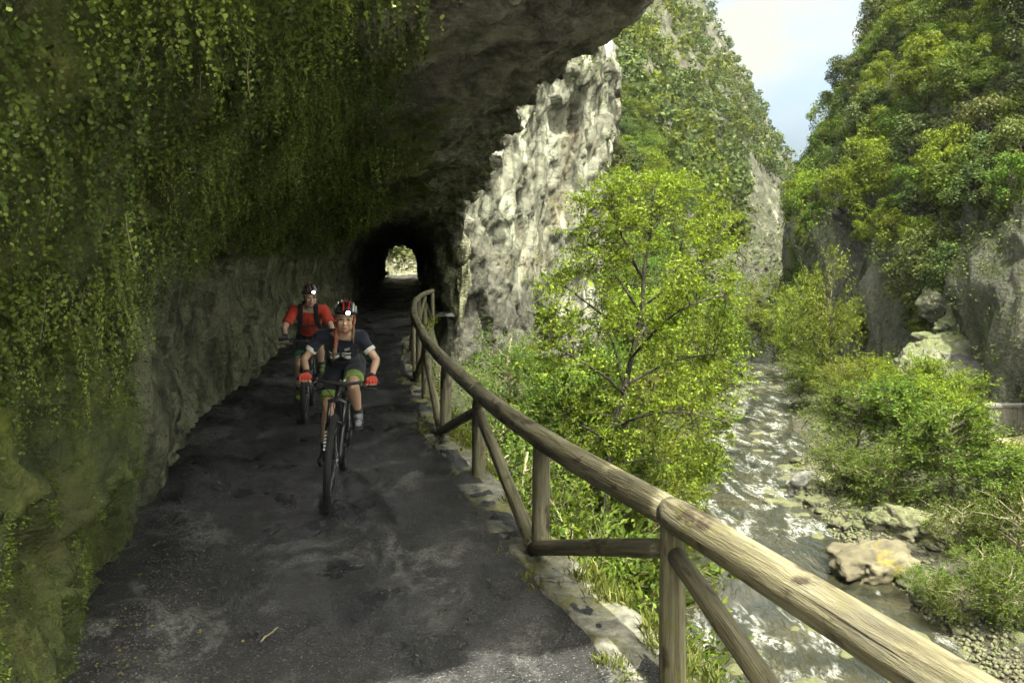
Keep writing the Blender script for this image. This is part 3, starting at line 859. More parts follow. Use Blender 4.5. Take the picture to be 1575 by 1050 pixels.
FP = [(1.29, 2.05, .80), (.755, 3.74, .80), (.20, 5.37, .785), (-.30, 7.2, .785), (-.74, 8.95, .83), (-1.21, 11.2, .84), (-1.50, 12.9, .88), (-1.83, 14.9, .90), (-2.10, 17.0, .92), (-2.36, 19.2, .94), (-2.50, 21.3, .95), (-2.56, 23.3, .96), (-2.52, 25.2, .97)]
def fence():
    root = tag(link('log_fence', None, None, (FP[1][0], FP[1][1], 0)), 'rustic fence of round weathered logs along the edge of the track', 'fence')
    off = Vector(root.location)
    def part(name, me):
        o = link(name, me, root, -off); return o
    gz = .0
    for i, (x, y, rz) in enumerate(FP):
        r = .060 if i < 4 else .062
        top = rz - .05 if i != 1 else rz + .005
        part('post', log_mesh('post', (x + R.uniform(-.008, .008), y, -.12), (x, y, top), r * 1.04, r, 300 + i, 0, 20, 16))
    # braces: pairs meet at the foot of every second post and at the head of the others
    for i in range(len(FP) - 1):
        A, B = FP[i], FP[i + 1]
        lo, hi = (B, A) if i % 2 == 1 else (A, B)
        lo3 = np.array([lo[0], lo[1], .06]); hi3 = np.array([hi[0], hi[1], hi[2] - .16])
        d = hi3 - lo3; h = d / np.linalg.norm(d)
        inn = np.array([-.045, -.03, 0])
        part('brace', log_mesh('brace', lo3 + inn * 1.2 + h * .02, hi3 + inn * .2 - h * .045, .050, .046, 330 + i, .006, 18, 14))
    # handrail logs
    spans = [(0, 1, .083, .080), (1, 3, .077, .072), (3, 5, .074, .072), (5, 7, .072, .07), (7, 9, .072, .07), (9, 11, .07, .07), (11, 12, .07, .068)]
    for k, (a, b, r0, r1) in enumerate(spans):
        pts = [np.array(FP[j]) for j in range(a, b + 1)]
        A, B = pts[0].copy(), pts[-1].copy()
        d = (B - A) / np.linalg.norm(B - A)
        if k == 0: A = A - d * .9; B = B + d * .03
        elif k == 1: A = A + d * .02; B = B + d * .06
        else: A = A + d * .07; B = B + d * .05
        me = log_mesh('handrail', A, B, r0, r1, 360 + k, 0.0, 26, 40)
        if b - a > 1:                                     # bend the log through its middle post
            co = np.zeros(len(me.vertices) * 3, np.float32); me.vertices.foreach_get('co', co); co = co.reshape(-1, 3)
            mid = pts[len(pts) // 2]; Lr = np.linalg.norm(B - A)
            tm = np.dot(mid - A, d) / Lr; dv = mid - (A + d * tm * Lr)
            tt = np.clip((co - A) @ d / Lr, 0, 1)
            wv = np.where(tt < tm, tt / tm, (1 - tt) / (1 - tm)); wv = np.sin(wv * math.pi / 2)
            co += wv[:, None] * dv
            me.vertices.foreach_set('co', co.ravel()); me.update()
        part('handrail', me)
fence()
# ------------------------------------------------------------------ bicycles and riders
MT['rubber'] = plain('tyre_rubber', (0.012, 0.012, 0.013), 0.75)
MT['frame'] = plain('satin_black_frame', (0.018, 0.018, 0.020), 0.32)
MT['alloy'] = plain('dark_alloy', (0.10, 0.10, 0.105), 0.35, 0.9)
MT['steel'] = plain('bright_steel', (0.55, 0.55, 0.56), 0.25, 1.0)
MT['white'] = plain('white_print', (0.72, 0.72, 0.68), 0.5)
MT['grip'] = plain('grip_rubber', (0.015, 0.015, 0.016), 0.9)
MT['brassdisc'] = plain('brake_disc_steel', (0.35, 0.34, 0.32), 0.3, 1.0)

def skin_mat(name, base, lipc):
    m = Mat(name); n = m.noise(40, 3); n2 = m.noise(6, 3)
    c = m.mix(n, tuple(x * .90 for x in base), tuple(min(1, x * 1.08) for x in base))
    c = m.mix(m.ramp(n2, [(.5, 0.0), (.75, .25)]), c, (base[0] * .95, base[1] * .72, base[2] * .66))
    return m.done(m.bsdf(c, .5, m.bump(m.noise(220, 2), .15, .002), Subsurface_Weight=0.08, Subsurface_Scale=0.01))
MT['skin_w'] = skin_mat('skin_light', (0.56, 0.355, 0.245), None)
MT['skin_m'] = skin_mat('skin_fair', (0.56, 0.37, 0.27), None)
MT['lips'] = plain('lips', (0.36, 0.13, 0.10), .4)
MT['brow'] = plain('brow_hair', (0.06, 0.038, 0.022), .8)
MT['eyewhite'] = plain('eye_white', (0.62, 0.60, 0.57), .2)
MT['iris'] = plain('iris', (0.035, 0.028, 0.022), .15)

def cloth_mat(name, col, rough=.85, print_col=None):
    m = Mat(name)
    wv = m.noise(120, 2, .6); fold = m.noise(9, 4, .55, m.co((1, 1, .5)), .5)
    c = m.mix(wv, tuple(x * .85 for x in col), tuple(min(1, x * 1.12) for x in col))
    if print_col:
        c = m.mix(m.ramp(m.voro(95), [(.22, .8), (.30, 0.0)]), c, print_col)
    nb = m.bump(m.math('ADD', m.math('MULTIPLY', fold, 1.0), m.math('MULTIPLY', wv, .06)), .55, .03)
    return m.done(m.bsdf(c, rough, nb, Sheen_Weight=.15))
MT['navy'] = cloth_mat('navy_jersey', (0.012, 0.014, 0.027))
MT['cuff'] = cloth_mat('white_cuff', (0.70, 0.69, 0.64))
MT['navyshort'] = cloth_mat('navy_shorts', (0.010, 0.011, 0.019))
MT['lime'] = cloth_mat('lime_hem', (0.22, 0.34, 0.07), .85, (0.04, 0.07, 0.03))
MT['green'] = cloth_mat('green_hem', (0.04, 0.20, 0.07), .85, (0.02, 0.09, 0.03))
MT['redjersey'] = cloth_mat('red_jersey', (0.50, 0.045, 0.018))
MT['redglove'] = cloth_mat('red_glove', (0.52, 0.045, 0.022))
MT['black'] = cloth_mat('black_fabric', (0.014, 0.014, 0.016))
MT['sock'] = cloth_mat('sock', (0.35, 0.35, 0.32))
MT['shoe_w'] = plain('grey_shoe', (0.20, 0.20, 0.20), .5)
MT['shoe_b'] = plain('black_shoe', (0.022, 0.022, 0.024), .45)
MT['shoe_g'] = plain('olive_green_shoe', (0.09, 0.14, 0.03), .55)
MT['hair'] = plain('brown_hair', (0.16, 0.095, 0.045), .45)
MT['darkhair'] = plain('dark_hair', (0.04, 0.025, 0.016), .5)
MT['ribbon'] = plain('red_ribbon', (0.50, 0.03, 0.03), .5)
MT['helmet_k'] = plain('black_helmet_shell', (0.02, 0.02, 0.022), .25)
MT['helmet_g'] = plain('grey_helmet_shell', (0.16, 0.16, 0.165), .3)
MT['helmet_r'] = plain('red_helmet_stripe', (0.50, 0.025, 0.02), .25)
MT['helmet_w'] = plain('white_helmet_stripe', (0.70, 0.70, 0.68), .25)
def lamp_mat():
    m = Mat('lit_headlamp_lens'); e = m.n('Emission', Color=(1.0, .96, .86, 1), Strength=60.0)
    return m.done(e.outputs[0])
MT['lamp'] = lamp_mat()

# -- bicycle; local axes: x forward, y to the rider's left, z up; origin under the front axle
WR = .365
BAR = np.array([-.125, 0, .965])
def spin(pts, c, ang):                                    # turn about z
    ca, sa = math.cos(ang), math.sin(ang); p = np.asarray(pts, float) - c
    return np.stack([p[..., 0] * ca - p[..., 1] * sa, p[..., 0] * sa + p[..., 1] * ca, p[..., 2]], -1) + c

def circle(c, r, n=48, ang0=0): 
    a = np.linspace(0, 2 * math.pi, n + 1) + ang0
    return np.stack([c[0] + r * np.cos(a), c[1] + 0 * a, c[2] + r * np.sin(a)], -1)

def torus_np(c, r, sec, n=64):
    """sec: closed polyline of (radial offset, lateral) around a circle in the xz plane"""
    sec = np.asarray(sec, float); k = len(sec)
    a = np.arange(n) * 2 * math.pi / n
    rr = r + sec[:, 0]
    V = np.stack([c[0] + np.cos(a)[:, None] * rr, c[1] + 0 * a[:, None] + sec[:, 1], c[2] + np.sin(a)[:, None] * rr], -1).reshape(-1, 3)
    F = [(i * k + j, i * k + (j + 1) % k, ((i + 1) % n) * k + (j + 1) % k, ((i + 1) % n) * k + j) for i in range(n) for j in range(k)]
    return V, np.array(F)

def wheel(root, c, front):
    c = np.array(c, float)
    a = np.arange(14) * 2 * math.pi / 14
    rim = MB(); rim.add(*torus_np(c, .288, [(-.012, -.013), (-.012, .013), (.012, .014), (.012, -.014)], 60))
    w = rim.build('wheel', MT['alloy'], root, False)
    ty = MB(); ty.add(*torus_np(c, .331, np.stack([np.cos(a) * .0285, np.sin(a) * .0275], -1), 72))
    kn = 92
    for i in range(kn):                                   # tread knobs
        for row, (lat, lift) in enumerate([(-.023, .0185), (-.012, .0265), (0.0, .0285), (.012, .0265), (.023, .0185)]):
            t = (i + (.5 if row % 2 else 0)) * 2 * math.pi / kn
            er = np.array([math.cos(t), 0, math.sin(t)]); et = np.array([-math.sin(t), 0, math.cos(t)]); el = np.array([0, 1.0, 0])
            ty.box(c + er * (.331 + lift) + el * lat, (.0062, .0036, .0028), np.stack([et, el, er], -1))
    ty.build('tyre', MT['rubber'], w, False)
    hb = MB(); hb.tube([c + [0, -.05, 0], c + [0, -.02, 0], c + [0, .02, 0], c + [0, .05, 0]], [.024, .017, .017, .026], 14); hb.tube([c + [0, -.066, 0], c + [0, .066, 0]], .008, 8)
    hb.build('hub', MT['alloy'], w)
    sp = MB()
    for i in range(28):
        t = i * 2 * math.pi / 28; s = 1 if i % 2 else -1
        t2 = t + (.45 if i % 4 < 2 else -.45)
        sp.tube([c + [.022 * math.cos(t2), s * .028, .022 * math.sin(t2)], c + [.28 * math.cos(t), s * .004, .28 * math.sin(t)]], .0012, 4, False)
    sp.build('spokes', MT['steel'], w)
    ds = MB(); ds.add(*torus_np(c + [0, .042, 0], .074, [(-.010, -.001), (-.010, .001), (.010, .001), (.010, -.001)], 40))
    for i in range(5):
        t = i * 2 * math.pi / 5
        ds.tube([c + [0, .042, 0], c + [.066 * math.cos(t), .042, .066 * math.sin(t)]], .004, 5)
    ds.build('brake_disc', MT['brassdisc'], w)
    return w

def bicycle(name, label, loc, fdir, lean, steer, crank, acc):
    root = tag(link(name, None), label, 'bicycle')
    ang = math.atan2(fdir[1], fdir[0])
    root.matrix_world = Matrix.Translation(loc) @ Matrix.Rotation(ang, 4, 'Z') @ Matrix.Rotation(-lean, 4, 'X')
    crown = np.array([-.145, 0, .815]); htop = np.array([-.195, 0, .935]); BB = np.array([-.68, 0, .325]); RA = np.array([-1.10, 0, WR]); seat = np.array([-.86, 0, .80])
    hb = lerp(crown, htop, .3)
    f = MB()
    f.tube([lerp(crown, htop, -.02), lerp(crown, htop, .95)], [.024, .022], 14)
    f.tube([hb, lerp(hb, BB, .3), BB], [.024, .028, .027], 12)
    f.tube([lerp(crown, htop, .8), seat + [0, 0, -.055]], [.021, .017], 12)
    f.tube([BB, seat], [.019, .017], 12)
    f.tube([BB + [0, -.04, 0], BB + [0, .04, 0]], .025, 12)
    for s in (-1, 1):
        f.tube([BB + [0, s * .02, 0], BB + [-.12, s * .045, .01], RA + [.02, s * .066, 0]], [.012, .011, .009], 8)
        f.tube([seat + [0, s * .012, -.05], seat + [-.05, s * .045, -.10], RA + [.01, s * .066, .02]], [.009, .009, .008], 8)
    f.build('frame', MT['frame'], root)
    d = MB()
    d.box(lerp(hb, BB, .45) + [0, .029, 0], (.10, .002, .010), rotm(0, math.atan2(hb[2] - BB[2], hb[0] - BB[0]) * -1))
    d.build('frame_decal', acc, root, False)
    wheel(root, (0, 0, WR), True)
    wheel(root, RA, False)
    # fork
    fk = MB()
    ste = (htop - crown) / np.linalg.norm(htop - crown)
    for s in (-1, 1):
        top = crown + [0.012, s * .060, 0]
        ax = np.array([0, s * .060, WR])
        mid = lerp(top, ax, .42)
        fk.tube([top, mid], .0155, 12)
    st = fk.build('fork_stanchions', MT['alloy'], root)
    lw = MB()
    for s in (-1, 1):
        top = crown + [0.012, s * .060, 0]; ax = np.array([0, s * .060, WR]); mid = lerp(top, ax, .38)
        lw.tube([mid, lerp(top, ax, .5), lerp(top, ax, .9), ax + [.004, 0, -.016]], [.0215, .022, .019, .016], 12)
    m0 = lerp(crown + [.012, 0, 0], np.array([0, 0, WR]), .40)
    arch = [m0 + [.028, -.058, .0], m0 + [.042, -.045, .03], m0 + [.046, 0, .045], m0 + [.042, .045, .03], m0 + [.028, .058, .0]]
    lw.tube(arch, .010, 8)
    fork = lw.build('fork', MT['frame'], root)
    cr = MB(); cr.tube([crown + [.010, -.072, -.006], crown + [.012, -.03, .012], crown + [.012, .03, .012], crown + [.010, .072, -.006]], [.020, .019, .019, .020], 10); cr.tube([crown, htop + ste * .01], .019, 10)
    cr.build('fork_crown', MT['frame'], root, False)
    de = MB()
    ang_l = 0
    for k in range(6):                                    # lettering strip on the right leg
        q = lerp(crown + [.012, -.060, 0], np.array([0, -.060, WR]), .52 + .058 * k)
        de.box(q + [.0205, -.0065, 0], (.0012, .011 if k % 2 else .008, .0085)); de.box(q + [.014, -.0175, 0], (.006, .0012, .0075))
    de.build('decal', MT['white'], fork, False)
    # cockpit, turned by the steering angle
    S = lambda p: spin(p, np.array([-.175, 0, 0]), steer)
    sm = MB(); sm.tube(S([htop + ste * .02, htop + ste * .045, BAR - [.03, 0, .002], BAR]), [.019, .018, .016, .019], 10); sm.build('stem', MT['frame'], root)
    hbm = MB(); hbm.tube(S([BAR + [-.030, -.335, .022], BAR + [-.014, -.18, .016], BAR + [0, -.07, .002], BAR, BAR + [0, .07, .002], BAR + [-.014, .18, .016], BAR + [-.030, .335, .022]]), [.0115, .0115, .0155, .0160, .0155, .0115, .0115], 10)
    hbm.build('handlebar', MT['frame'], root)
    for s in (-1, 1):
        g = MB(); g.tube(S([BAR + [-.0185, s * .215, .017], BAR + [-.030, s * .335, .022], BAR + [-.031, s * .340, .022]]), [.0165, .0165, .013], 12); g.build('grip', MT['grip'], root)
        b = MB(); b.tube(S([BAR + [-.014, s * .175, .014], BAR + [.014, s * .185, .004], BAR + [.026, s * .20, -.004]]), [.013, .011, .008], 8)
        b.tube(S([BAR + [.024, s * .192, -.003], BAR + [.044, s * .225, -.014], BAR + [.040, s * .285, -.020], BAR + [.042, s * .325, -.020]]), [.0065, .006, .005, .004], 6)
        b.build('brake_lever', MT['alloy'], root)
        h = MB(); h.tube(S(catmull(np.array([BAR + [.014, s * .175, .008], BAR + [.075, s * .12, .0], BAR + [.085, s * .04, -.07], BAR + [.03, s * -.02, -.19], BAR + [.03, s * .062, -.30]]), 16)), .003, 6)
        h.build('brake_hose', MT['grip'], root)
    lv = MB(); lv.ell(S(BAR + [.005, .05, .026]), (.018, .018, .014)); lv.build('bell', MT['steel'], root)
    # drivetrain
    ck = MB()
    for s in (-1, 1):
        th = crank + (0 if s > 0 else math.pi)
        tip = BB + np.array([math.cos(th) * .172, s * .085, math.sin(th) * .172])
        ck.tube([BB + [0, s * .058, 0], lerp(BB, tip, .5) + [0, s * .03, 0], tip], [.016, .013, .014], 8)
    ck.tube([BB + [0, -.06, 0], BB + [0, .06, 0]], .014, 10)
    ck.build('crank', MT['alloy'], root)
    cg = MB(); cg.add(*torus_np(BB + [0, -.05, 0], .062, [(-.010, -.002), (-.010, .002), (.010, .002), (.010, -.002)], 32))
    for k in range(4): t = k * math.pi / 2; cg.tube([BB + [0, -.05, 0], BB + [.056 * math.cos(t), -.05, .056 * math.sin(t)]], .006, 5)
    cg.build('chainring', MT['alloy'], root)
    ch = MB(); ch.tube([BB + [0, -.05, .066], RA + [0, -.05, .04]], .004, 5); ch.tube([BB + [0, -.05, -.066], RA + [.05, -.05, -.10], RA + [0, -.05, -.05]], .004, 5); ch.build('chain', MT['steel'], root)
    cs = MB()
    for k in range(5): cs.add(*torus_np(RA + [0, -.040 - .005 * k, 0], .055 - .008 * k, [(-.012, -.0012), (-.012, .0012), (.006, .0012), (.006, -.0012)], 24))
    cs.build('cassette', MT['steel'], root)
    for s in (-1, 1):
        th = crank + (0 if s > 0 else math.pi)
        tip = BB + np.array([math.cos(th) * .172, s * .085, math.sin(th) * .172])
        p = MB(); p.box(tip + [0, s * .055, 0], (.045, .042, .008)); p.tube([tip, tip + [0, s * .10, 0]], .007, 8); p.build('pedal', MT['alloy'], root, False)
    sp = MB(); sp.tube([seat + [.01, 0, -.06], seat + [-.065, 0, .15]], .0145, 10); sp.build('seatpost', MT['frame'], root)
    sd = MB(); c0 = seat + np.array([-.065, 0, .165])
    prof = [(.15, .018, -.004), (.10, .022, .0), (.02, .035, .0), (-.06, .062, .006), (-.12, .070, .014), (-.145, .045, .012)]
    V = []
    for (xx, wd, zz) in prof:
        for a2 in np.linspace(0, 2 * math.pi, 12, endpoint=False): V.append(c0 + [xx, wd * math.cos(a2), zz + .020 * math.sin(a2)])
    F = [(i * 12 + j, i * 12 + (j + 1) % 12, (i + 1) * 12 + (j + 1) % 12, (i + 1) * 12 + j) for i in range(len(prof) - 1) for j in range(12)]
    sd.add(np.array(V), F); sd.ell(c0 + [.15, 0, -.004], (.012, .018, .019)); sd.ell(c0 + [-.145, 0, .012], (.012, .045, .019)); sd.build('saddle', MT['grip'], root)
    return root

# -- riders: every surface grown from tapered capsules, fused by a voxel remesh
def cap_np(p0, p1, r0, r1, n=18, round0=True, round1=True, sq=1.0, ref=None):
    p0 = np.array(p0, float); p1 = np.array(p1, float); d = p1 - p0; Ln = np.linalg.norm(d); d = d / (Ln + 1e-9)
    x, y = frame_of(d)
    if ref is not None:
        x = np.array(ref, float); x = x - d * np.dot(x, d); x /= np.linalg.norm(x); y = np.cross(d, x)
    rows = []
    if round0:
        for a in (-1.45, -1.1, -.7, -.35): rows.append((math.sin(a) * r0, math.cos(a) * r0))
    else: rows.append((0, 1e-4))
    rows.append((0, r0)); rows.append((Ln * .5, (r0 + r1) / 2)); rows.append((Ln, r1))
    if round1:
        for a in (.35, .7, 1.1, 1.45): rows.append((Ln + math.sin(a) * r1, math.cos(a) * r1))
    else: rows.append((Ln, 1e-4))
    a = np.arange(n) * 2 * math.pi / n
    V = np.concatenate([p0 + d * h + r * (np.cos(a)[:, None] * x + sq * np.sin(a)[:, None] * y) for h, r in rows])
    m = len(rows)
    F = [(i * n + j, i * n + (j + 1) % n, (i + 1) * n + (j + 1) % n, (i + 1) * n + j) for i in range(m - 1) for j in range(n)]
    c = len(V); V = np.concatenate([V, [p0 + d * rows[0][0]], [p0 + d * rows[-1][0]]])
    F += [(c, (j + 1) % n, j, j) for j in range(n)] + [(c + 1, (m - 1) * n + j, (m - 1) * n + (j + 1) % n, (m - 1) * n + (j + 1) % n) for j in range(n)]
    return V, np.array(F)

class Body(MB):
    def cap(s, p0, p1, r0, r1, **k): return s.add(*cap_np(p0, p1, r0, r1, **k))
    def chain(s, pts, rad, **k):
        for i in range(len(pts) - 1): s.cap(pts[i], pts[i + 1], rad[i], rad[i + 1], **k)
        return s
    def fuse(s, name, mat, parent, voxel=.006, smooth=3, wrinkle=0.0, seed=0):
        me = mesh_clean('tmp', np.concatenate(s.V), np.concatenate(s.F), None, False)
        o = bpy.data.objects.new('tmp', me); COL.objects.link(o)
        rm = o.modifiers.new('r', 'REMESH'); rm.mode = 'VOXEL'; rm.voxel_size = voxel
        if smooth:
            sm = o.modifiers.new('s', 'SMOOTH'); sm.factor = .5; sm.iterations = smooth
        dg = bpy.context.evaluated_depsgraph_get(); dg.update()
        m2 = bpy.data.meshes.new_from_object(o.evaluated_get(dg))
        bpy.data.objects.remove(o); bpy.data.meshes.remove(me)
        m2.name = name
        n = len(m2.vertices)
        if wrinkle and n:
            co = np.zeros(n * 3, np.float32); m2.vertices.foreach_get('co', co); co = co.reshape(-1, 3)
            no = np.zeros(n * 3, np.float32); m2.vertices.foreach_get('normal', no); no = no.reshape(-1, 3)
            co = co + no * (wrinkle * (fbm(co * np.array([9, 9, 15]), 3, seed) + .6 * ridge(co * np.array([12, 7, 22]), 2, seed + 3)))[:, None]
            m2.vertices.foreach_set('co', co.ravel())
        m2.materials.clear(); m2.materials.append(mat)
        m2.polygons.foreach_set('use_smooth', np.ones(len(m2.polygons), bool)); m2.update()
        return link(name, m2, parent)

def rotm(yaw, pitch, roll=0.0):
    """head frame: x forward, y left, z up"""
    return np.array(Matrix.Rotation(yaw, 3, 'Z') @ Matrix.Rotation(pitch, 3, 'Y') @ Matrix.Rotation(roll, 3, 'X'))

def rider(label, loc, fdir, J, C, wom):
    """J: joints in bike space; C: colours and garment options"""
    root = tag(link('person', None), label, 'person')
    ang = math.atan2(fdir[1], fdir[0])
    root.matrix_world = Matrix.Translation(loc) @ Matrix.Rotation(ang, 4, 'Z')
    A = {k: np.array(v, float) for k, v in J.items() if k not in ('yaw', 'pitch', 'roll')}
    sc = .81 if wom else .92
    HR = rotm(J['yaw'], J['pitch'], J['roll']); HC = A['head']
    hd = lambda *p: HC + HR @ (np.array(p, float))
    def torso(b, g):
        sh = (A['sl'] + A['sr']) / 2; hp = (A['hl'] + A['hr']) / 2
        ax = sh - hp; lat = A['sl'] - A['sr']; lat = lat / np.linalg.norm(lat)
        fr = np.cross(lat, ax); fr /= np.linalg.norm(fr)
        Rm = lambda: np.stack([fr, lat, ax / np.linalg.norm(ax)], -1)
        k = 1.0 if wom else 1.10
        b.ell(lerp(hp, sh, -.02), (.100 * k + g, .134 * k + g, .11 + g), Rm())
        b.ell(lerp(hp, sh, .25), (.090 * k + g, .125 * k + g, .12 + g), Rm())
        b.ell(lerp(hp, sh, .5), (.092 * k + g, .128 * k + g, .13 + g), Rm())
        b.ell(lerp(hp, sh, .78) + fr * .005, (.105 * k + g, .145 * k + g, .13 + g), Rm())
        if wom:
            for s in (-1, 1): b.ell(lerp(hp, sh, .74) + fr * .075 + lat * s * .065, (.058 + g, .060 + g, .060 + g))
        b.cap(lerp(sh, A['sl'], .15) - ax * .02, A['sl'], .070 * k + g, .056 * k + g); b.cap(lerp(sh, A['sr'], .15) - ax * .02, A['sr'], .070 * k + g, .056 * k + g)
        b.cap(sh - ax * .10 - fr * .02, lerp(sh, A['neck'], .75), .090 * k + g, .058 + g)
    rU, rE, rW = (.046 * sc, .038 * sc, .027 * sc)
    def hand(b, side, g, tips=True, frac=1.0, rad=.0085):
        """hand closed on the grip; side +1 = rider's left"""
        G = A['gl'] if side > 0 else A['gr']; W = A['wl'] if side > 0 else A['wr']
        pal = G + np.array([-.030, 0, .022])
        b.cap(W, pal + np.array([-.006, 0, .004]), rW + g, .026 + g, sq=.75)
        for q in (-.028, -.009, .010, .028): b.cap(pal + np.array([-.010, q * .8, .004]), G + np.array([.006, q * 1.08, .028]), .0155 + g, .0118 + g)
        fl = [.92, 1.0, .97, .82]
        for i, q in enumerate((-.033, -.011, .011, .033)):
            L = fl[i] if side < 0 else fl[i]
            q = q * side * -1
            k0 = G + np.array([.006, q, .028]); k1 = k0 + np.array([.030 * L, q * .05, -.012 * L]); k2 = k1 + np.array([.002, q * .03, -.027 * L]); k3 = k2 + np.array([-.019 * L, 0, -.012 * L])
            if frac >= 1: b.chain([k0, k1, k2, k3], [.0112 + g, rad + .0006 + g, rad + g, rad * .86 + g])
            else: b.chain([k0, k1, lerp(k1, k2, frac)], [.0112 + g, rad + .0008 + g, rad + .0003 + g])
        th0 = pal + np.array([.0, -side * .034, -.004]); th1 = G + np.array([.010, -side * .052, -.010]); th2 = G + np.array([.030, -side * .044, -.020])
        if frac >= 1: b.chain([th0, th1, th2], [.0145 + g, .0115 + g, .0095 + g])
        else: b.chain([th0, th1], [.0145 + g, .0118 + g])
    # ---- body
    b = Body(); torso(b, 0.0)
    for s, S, E, W in ((1, 'sl', 'el', 'wl'), (-1, 'sr', 'er', 'wr')):
        b.chain([A[S], lerp(A[S], A[E], .45), A[E]], [.054 * sc, rU, rE]); b.chain([A[E], lerp(A[E], A[W], .3), A[W]], [rE, .041 * sc, rW])
        hand(b, s, 0.0)
    for s, H, K, F in ((1, 'hl', 'kl', 'al'), (-1, 'hr', 'kr', 'ar')):
        k = 1.0 if wom else 1.06
        b.chain([A[H], lerp(A[H], A[K], .4), A[K]], [.088 * k, .076 * k, .054 * k])
        back = np.array([-.020, 0, -.005])
        b.chain([A[K], lerp(A[K], A[F], .33) + back, lerp(A[K], A[F], .75), A[F]], [.052 * k, .056 * k, .038 * k, .034 * k]); b.ell(A[K] + [.022, 0, 0], (.038, .040, .044))
        ft = A[F] + np.array([.12, 0, -.065]); b.chain([A[F], A[F] + [.02, 0, -.05], ft], [.036, .036, .030])
    # head and face
    hs = 1.03 if wom else 1.10
    e = lambda c, r: b.ell(hd(*(np.array(c) * hs)), np.array(r) * hs, HR)
    b.cap(lerp((A['sl'] + A['sr']) / 2, A['neck'], .4), hd(-.025, 0, -.075), .056 if wom else .064, .050 if wom else .058)
    e((-.012, 0, .035), (.093, .074, .088)); e((.018, 0, -.035), (.062, .058, .072)); e((.040, 0, -.082), (.032, .034 if wom else .040, .026))
    for s in (-1, 1):
        e((.030, s * .040, -.058), (.034, .022, .034)); e((.058, s * .036, -.028), (.024, .024, .024)); e((-.005, s * .076, -.010), (.018, .010, .030))
        e((.072, s * .028, .020), (.016, .026, .010))
    b.cap(hd(.080 * hs, 0, .010), hd(.101 * hs, 0, -.030), .0085, .0125); e((.088, .009, -.034), (.010, .008, .008)); e((.088, -.009, -.034), (.010, .008, .008))
    e((.074, 0, -.058), (.014, .024, .008)); e((.072, 0, -.067), (.013, .020, .007))
    body = b.fuse('body', C['skin'], root, .0070, 2)
    # mouth and brows as material patches on the same surface
    me = body.data; me.materials.append(MT['lips']); me.materials.append(MT['brow'])
    npoly = len(me.polygons); ctr = np.zeros(npoly * 3, np.float32); me.polygons.foreach_get('center', ctr); ctr = ctr.reshape(-1, 3)
    loc_h = ((ctr - HC) @ HR) / hs
    mi = np.zeros(npoly, np.int32)
    lipm = (np.abs(loc_h[:, 2] + .0625) < .0085 * (1 - (loc_h[:, 1] / .030) ** 2)) & (loc_h[:, 0] > .055) & (np.abs(loc_h[:, 1]) < .027)
    mi[lipm] = 1
    ay = np.abs(loc_h[:, 1])
    br = (np.abs(loc_h[:, 2] - (.027 - 3.5 * (ay - .032) ** 2)) < .0034) & (ay > .013) & (ay < .052) & (loc_h[:, 0] > .045)
    mi[br] = 2
    me.polygons.foreach_set('material_index', mi)
    for s in (-1, 1):
        ey = MB(); ey.ell(hd(.0685 * hs, s * .031 * hs, .004 * hs), np.array((.013, .0165, .0088)) * hs, HR); eo = ey.build('eye', MT['eyewhite'], root)
        ir = MB(); ir.ell(hd(.0785 * hs, s * .031 * hs - .001, .0042 * hs), np.array((.0055, .0078, .0080)) * hs, HR); ir.build('iris', MT['iris'], eo)
        ld = MB(); ld.tube([hd(.076 * hs, (s * .031 - .018) * hs, .006), hd(.084 * hs, s * .031 * hs, .0135), hd(.075 * hs, (s * .031 + .018) * hs, .006)], [.0018, .0026, .0018], 6); ld.build('eyelashes', MT['brow'], eo)
    # ---- jersey
    j = Body(); torso(j, .011)
    for S, E in (('sl', 'el'), ('sr', 'er')):
        j.cap(A[S], lerp(A[S], A[E], C['sleeve']), .066 * sc, .062 * sc if wom else .067, round1=False)
    jer = j.fuse('jersey', C['jersey'], root, .0088, 3, .006, 40)
    # trim the jersey at the waist and the neckline so that it ends in a clean hem
    bm = bmesh.new(); bm.from_mesh(jer.data)
    sh = (A['sl'] + A['sr']) / 2; hp = (A['hl'] + A['hr']) / 2; ax = (sh - hp) / np.linalg.norm(sh - hp)
    cutc = lerp(hp, sh, .06)
    r_ = bmesh.ops.bisect_plane(bm, geom=bm.verts[:] + bm.edges[:] + bm.faces[:], plane_co=cutc, plane_no=-ax, clear_outer=True)
    nk = lerp(sh, A['neck'], .55); nd = A['neck'] - sh; nd = nd / np.linalg.norm(nd) + HR @ np.array([.75, 0, 0]) * .9; nd /= np.linalg.norm(nd)
    fs = [f for f in bm.faces if (f.calc_center_median() - Vector(nk + HR @ np.array([.035, 0, -.01]))).length < .088]
    gm = set(fs); [gm.update(f.verts) or gm.update(f.edges) for f in fs]
    bmesh.ops.bisect_plane(bm, geom=list(gm), plane_co=nk, plane_no=nd, clear_outer=True)
    bm.to_mesh(jer.data); bm.free(); jer.data.update()
    lat = A['sl'] - A['sr']; lat = lat / np.linalg.norm(lat); fr = np.cross(lat, ax); fr /= np.linalg.norm(fr)
    if wom:
        for S, E in (('sl', 'el'), ('sr', 'er')):
            t = C['sleeve']; c = Body(); c.cap(lerp(A[S], A[E], t - .13), lerp(A[S], A[E], t + .015), .0665 * sc, .0655 * sc, round0=False, round1=False); c.fuse('sleeve_cuff', MT['cuff'], root, .005, 1)
    # zip, chest bands and a small round mark drawn on the jersey front
    def on_front(u, v):                                   # u across (left +), v along the spine 0..1
        o = lerp(hp, sh, v) + lat * u
        dep = .30; hit, p, n, _ = jer.ray_cast(Vector(o + fr * dep), Vector(-fr), distance=.6)
        return (np.array(p) + fr * .002) if hit else (o + fr * .12)
